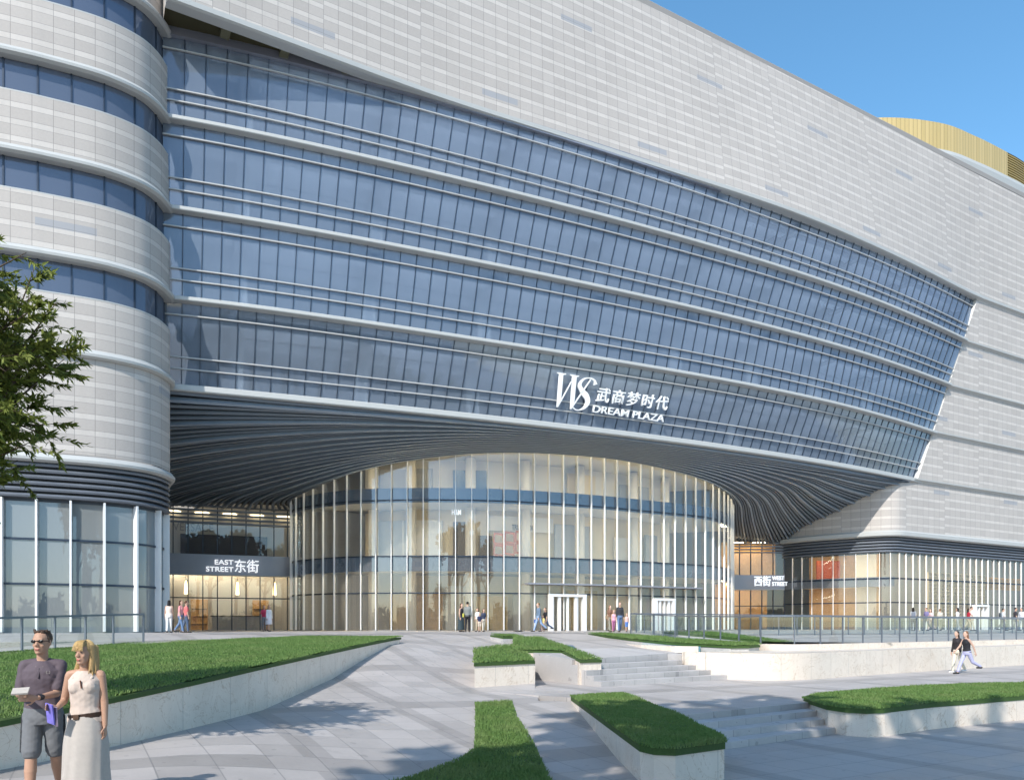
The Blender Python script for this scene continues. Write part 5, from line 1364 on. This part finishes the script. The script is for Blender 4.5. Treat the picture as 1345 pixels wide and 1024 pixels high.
# man
r, B, P, rot = person('man in sunglasses, plum polo shirt and grey shorts holding a notebook', 57, 8.0, .0, 1.80, .26, (.105, .082, .098), (.155, .16, .17), ('short', (.065, .042, .03)), .16,
    ik=((-.115, -.30, .225, (.40, -.85, .1)), (.045, -.31, .19, (-.75, -.6, .05))), skin='tan', legs='shorts', shoes=(.05, .04, .035), fine=True, headyaw=-.22)
k = B.k
b = MB()                                             # polo collar and placket
for s in (-1, 1):
    limb(b, B.neck + Vector((s * .055, .03, .0)) * k, B.neck + Vector((s * .030, -.088, -.058)) * k, .022 * k, .014 * k, 8)
limb(b, B.neck + Vector((-.05, .05, .005)) * k, B.neck + Vector((.05, .05, .005)) * k, .024 * k, .024 * k, 8)
detail(r, rot, 'collar', b, cmat((.15, .12, .135)))
b = MB(); limb(b, B.neck + Vector((0, -.098, -.075)) * k, B.neck + Vector((0, -.132, -.16)) * k, .012 * k, .011 * k, 6); detail(r, rot, 'placket', b, cmat((.075, .06, .072)))
b = MB(); c = B.chest + Vector((.085, -.134, .065)) * k   # small laurel on the chest
for s in (-1, 1):
    for q in range(5):
        a = -1.2 + q * .5; limb(b, c + Vector((s * .014 * math.cos(a), 0, .014 * math.sin(a))) * k, c + Vector((s * .019 * math.cos(a + .3), 0, .019 * math.sin(a + .3))) * k, .0032, .0028, 5)
detail(r, rot, 'chest_emblem', b, cmat((.24, .22, .21)), .0025, 0)
b = MB()                                             # sunglasses
for s in (-1, 1):
    ellip(b, P(s * .034, -.088, .010), .027 * k, .010 * k, .017 * k, B.hy)
    limb(b, P(s * .058, -.078, .014), P(s * .074, .01, .012), .0045 * k, .004 * k, 5)
limb(b, P(-.012, -.098, .014), P(.012, -.098, .014), .005 * k, .005 * k, 5)
detail(r, rot, 'sunglasses', b, cmat((.012, .010, .010), .12), .0035, 1)
b = MB(); limb(b, P(-.017, -.094, -.065), P(.017, -.094, -.065), .0050 * k, .0050 * k, 6); limb(b, P(-.014, -.091, -.074), P(.014, -.091, -.074), .0055 * k, .0055 * k, 6)
detail(r, rot, 'lips', b, cmat((.42, .16, .13), .45), .003, 1)
b = MB()                                             # hair with a lifted fringe and side locks
rs = np.random.RandomState(3)
for q in range(34):
    a = rs.uniform(-1.5, 1.5); x = math.sin(a) * .062; y = -.055 * math.cos(a) + .02
    limb(b, P(x, y, .085 + rs.uniform(-.02, .02)), P(x * 1.12 + rs.uniform(-.012, .012), y - .028 * math.cos(a), .112 + rs.uniform(-.02, .018)), .013 * k, .006 * k, 6)
for s in (-1, 1): limb(b, P(s * .071, -.012, .045), P(s * .072, -.006, .0), .011 * k, .007 * k, 6)
detail(r, rot, 'fringe', b, cmat((.075, .048, .034), .55, .25, 60), .0045, 1)
b = MB()
for s in (-1, 1):
    i = 0 if s < 0 else 1
    for t0, t1 in ((.05, .85),):
        p_, q_ = B.hip[i].lerp(B.knee[i], t0) + Vector((s * .088, 0, 0)) * k, B.hip[i].lerp(B.knee[i], t1) + Vector((s * .084, 0, 0)) * k
        limb(b, p_, q_, .020 * k, .020 * k, 6)
detail(r, rot, 'side_stripe', b, cmat((.03, .03, .033)))
b = MB(); w1 = B.elb[1].lerp(B.wri[1], .88); d_ = B.hdir[1]; limb(b, w1 - d_ * .012, w1 + d_ * .012, .033 * k, .032 * k, 12)
wa = detail(r, rot, 'wrist_watch', b, cmat((.03, .03, .035), .3)); wa.parent = None; wa.matrix_parent_inverse = Matrix.Identity(4); tag(wa, 'dark wrist watch on the arm of the man in the polo shirt', 'watch')
mid_ = (B.wri[0] + B.wri[1]) / 2 + (B.hdir[0] + B.hdir[1]) * .055
b = MB(); b.box(mid_ + Vector((-.02, -.02, .05)), .145, .105, .018, R3=Matrix.Rotation(.5, 3, 'X') @ Matrix.Rotation(.1, 3, 'Z'))
bk = detail(None, rot, 'notebook', b, cmat((.46, .42, .38), .6), None); tag(bk, 'small pale notebook held open handed by the man in the polo shirt', 'notebook')

# woman
r, B, P, rot = person('blonde woman in cream sleeveless top and long pale skirt with dark belt', 113, 7.85, .0, 1.69, .16, (.56, .46, .395), (.42, .38, .345), ('none', (.38, .25, .11)), .18,
    ik=((-.20, -.20, .17, (-.45, -.7, .1)), None), arms=((.1, .1, .1), (-.02, .12, .14)), female=True, skin='tan', sleeve='none', legs='long_skirt', shoes=(.35, .25, .18), fine=True, headyaw=-.34)
k = B.k
b = MB()                                             # long loose hair with a fringe
for q in range(46):
    a = rs.uniform(-2.5, 2.5) ; x = math.sin(a) * .078; y = -.03 * math.cos(a) + .03 + (.03 if abs(a) < 1 else 0)
    y = .035 - .06 * math.cos(a) if abs(a) > .9 else y
    if abs(a) < .75:
        limb(b, P(x * .8, -.050, .112), P(x * .95, -.098, .050 + rs.uniform(-.01, .012)), .014 * k, .007 * k, 6)
    else:
        e = rs.uniform(-.27, -.17); sx = 1.0 if a > 0 else -1.0
        limb(b, P(x * .9, y, .07), P(x * 1.06 + sx * .006, y + .004, -.07), .018 * k, .017 * k, 6)
        limb(b, P(x * 1.06 + sx * .006, y + .004, -.07), P(x * 1.18 + sx * rs.uniform(0, .03), y + rs.uniform(-.03, .02), e), .017 * k, .006 * k, 6)
for q in range(30):
    x = rs.uniform(-.075, .075); limb(b, P(x, .085, .06), P(x * 1.05, .10, -.09), .02 * k, .018 * k, 6); limb(b, P(x * 1.05, .10, -.09), P(x * 1.15, .095, rs.uniform(-.30, -.2)), .018 * k, .006 * k, 6)
ellip(b, P(0, .020, .040), .083 * B.hk, .102 * B.hk, .094 * B.hk, B.hy)
detail(r, rot, 'long_hair', b, cmat((.40, .26, .115), .5, .5, 120), .005, 1)
b = MB(); Mh = Matrix.Rotation(B.hy, 3, 'Z')
for q in range(420):                                 # single strands over the mass of hair
    a = rs.uniform(-2.9, 2.9); x = math.sin(a) * .080; y = .032 - .066 * math.cos(a)
    if abs(a) < .8:
        e = P(x * 1.02 + rs.uniform(-.01, .01), -.104, .046 + rs.uniform(-.03, .014)); pts = [P(x * .4, -.01, .132), P(x * .85, -.075, .112), e]
    else:
        L_ = rs.uniform(.16, .31); w_ = rs.uniform(1.02, 1.22)
        pts = [P(x * .25, y * .3 + .02, .136), P(x * .92, y, .085), P(x * 1.10, y + .006, -.03), P(x * w_, y + rs.uniform(-.01, .02), -.03 - L_ * .55), P(x * w_ + rs.uniform(-.025, .025), y + rs.uniform(-.03, .03), -.03 - L_)]
    pts = catmull([tuple(p) for p in pts], 3)
    b.tube(pts, list(np.linspace(.0042, .0016, len(pts))), 4)
o = detail(r, rot, 'hair_strands', b, cmat((.50, .35, .16), .45, .55, 40), None); tag(o, kind='stuff')
for s in (-1, 1):
    b = MB(); ellip(b, P(s * .030, -.086, .008), .0105 * k, .007 * k, .0058 * k, B.hy); detail(r, rot, 'eye', b, cmat((.05, .035, .03), .3), .0025, 0)
b = MB(); limb(b, P(-.015, -.094, -.065), P(.015, -.094, -.065), .0050 * k, .0050 * k, 6); limb(b, P(-.012, -.091, -.074), P(.012, -.091, -.074), .0055 * k, .0055 * k, 6)
detail(r, rot, 'lips', b, cmat((.48, .15, .13), .45), .003, 1)
for s in (-1, 1):
    b = MB(); limb(b, B.chest + Vector((s * .085, -.075, .10)) * k, B.neck + Vector((s * .088, .0, -.030)) * k, .024 * k, .020 * k, 8); limb(b, B.neck + Vector((s * .088, .0, -.030)) * k, B.chest + Vector((s * .085, .09, .08)) * k, .020 * k, .022 * k, 8)
    detail(r, rot, 'shoulder_strap', b, cmat((.56, .46, .395)))
b = MB(); zb = B.pel.z + .065 * k
b.loft([ring((0, -.004, zb + q * .05 * k), (.168 + .004 * (q > -.6)) * k, .124 * k, 24, 0, .10) for q in (-.55, -.5, .5, .55)])
be = detail(r, rot, 'belt', b, cmat((.045, .025, .018), .5), .006, 1)
b = MB(); b.box((-.045, -.135 * k, zb - .004), .055, .02, .055); detail(r, rot, 'belt_buckle', b, cmat((.10, .06, .04), .35), .005, 1)
b = MB(); nk = [B.neck + Vector((x * k, (-.062 - .05 * (1 - abs(x) / .06)) * k, (-.03 - .10 * (1 - abs(x) / .06)) * k)) for x in np.linspace(-.055, .055, 16)] + [B.chest + Vector((.002 * q, -.14, .075 - q * .014)) * k for q in range(6)]
for q in nk: ellip(b, q, .0085, .0085, .0085, 0, 6)
ne = detail(r, rot, 'bead_necklace', b, cmat((.13, .05, .03), .4), .004, 0); ne.parent = None; ne.matrix_parent_inverse = Matrix.Identity(4); tag(ne, 'string of brown beads on the chest of the blonde woman', 'necklace')
b = MB(); w0 = B.wri[0] + B.hdir[0] * .06
b.box(w0 + Vector((0, -.03, -.06)), .014, .115, .205, R3=Matrix.Rotation(.25, 3, 'X') @ Matrix.Rotation(.9, 3, 'Z'))
br = detail(None, rot, 'brochure', b, cmat((.20, .17, .55), .4, .35, 14), None); tag(br, 'violet brochure hanging from the right hand of the blonde woman', 'brochure')
b = MB(); b.box(w0 + Vector((.035, .0, -.09)), .012, .09, .19, R3=Matrix.Rotation(.1, 3, 'X') @ Matrix.Rotation(.7, 3, 'Z'))
br = detail(None, rot, 'brochure', b, cmat((.42, .30, .38), .4, .5, 30), None); tag(br, 'red and grey patterned brochure behind the violet one', 'brochure')
bpy.data.collections.remove(TMP)
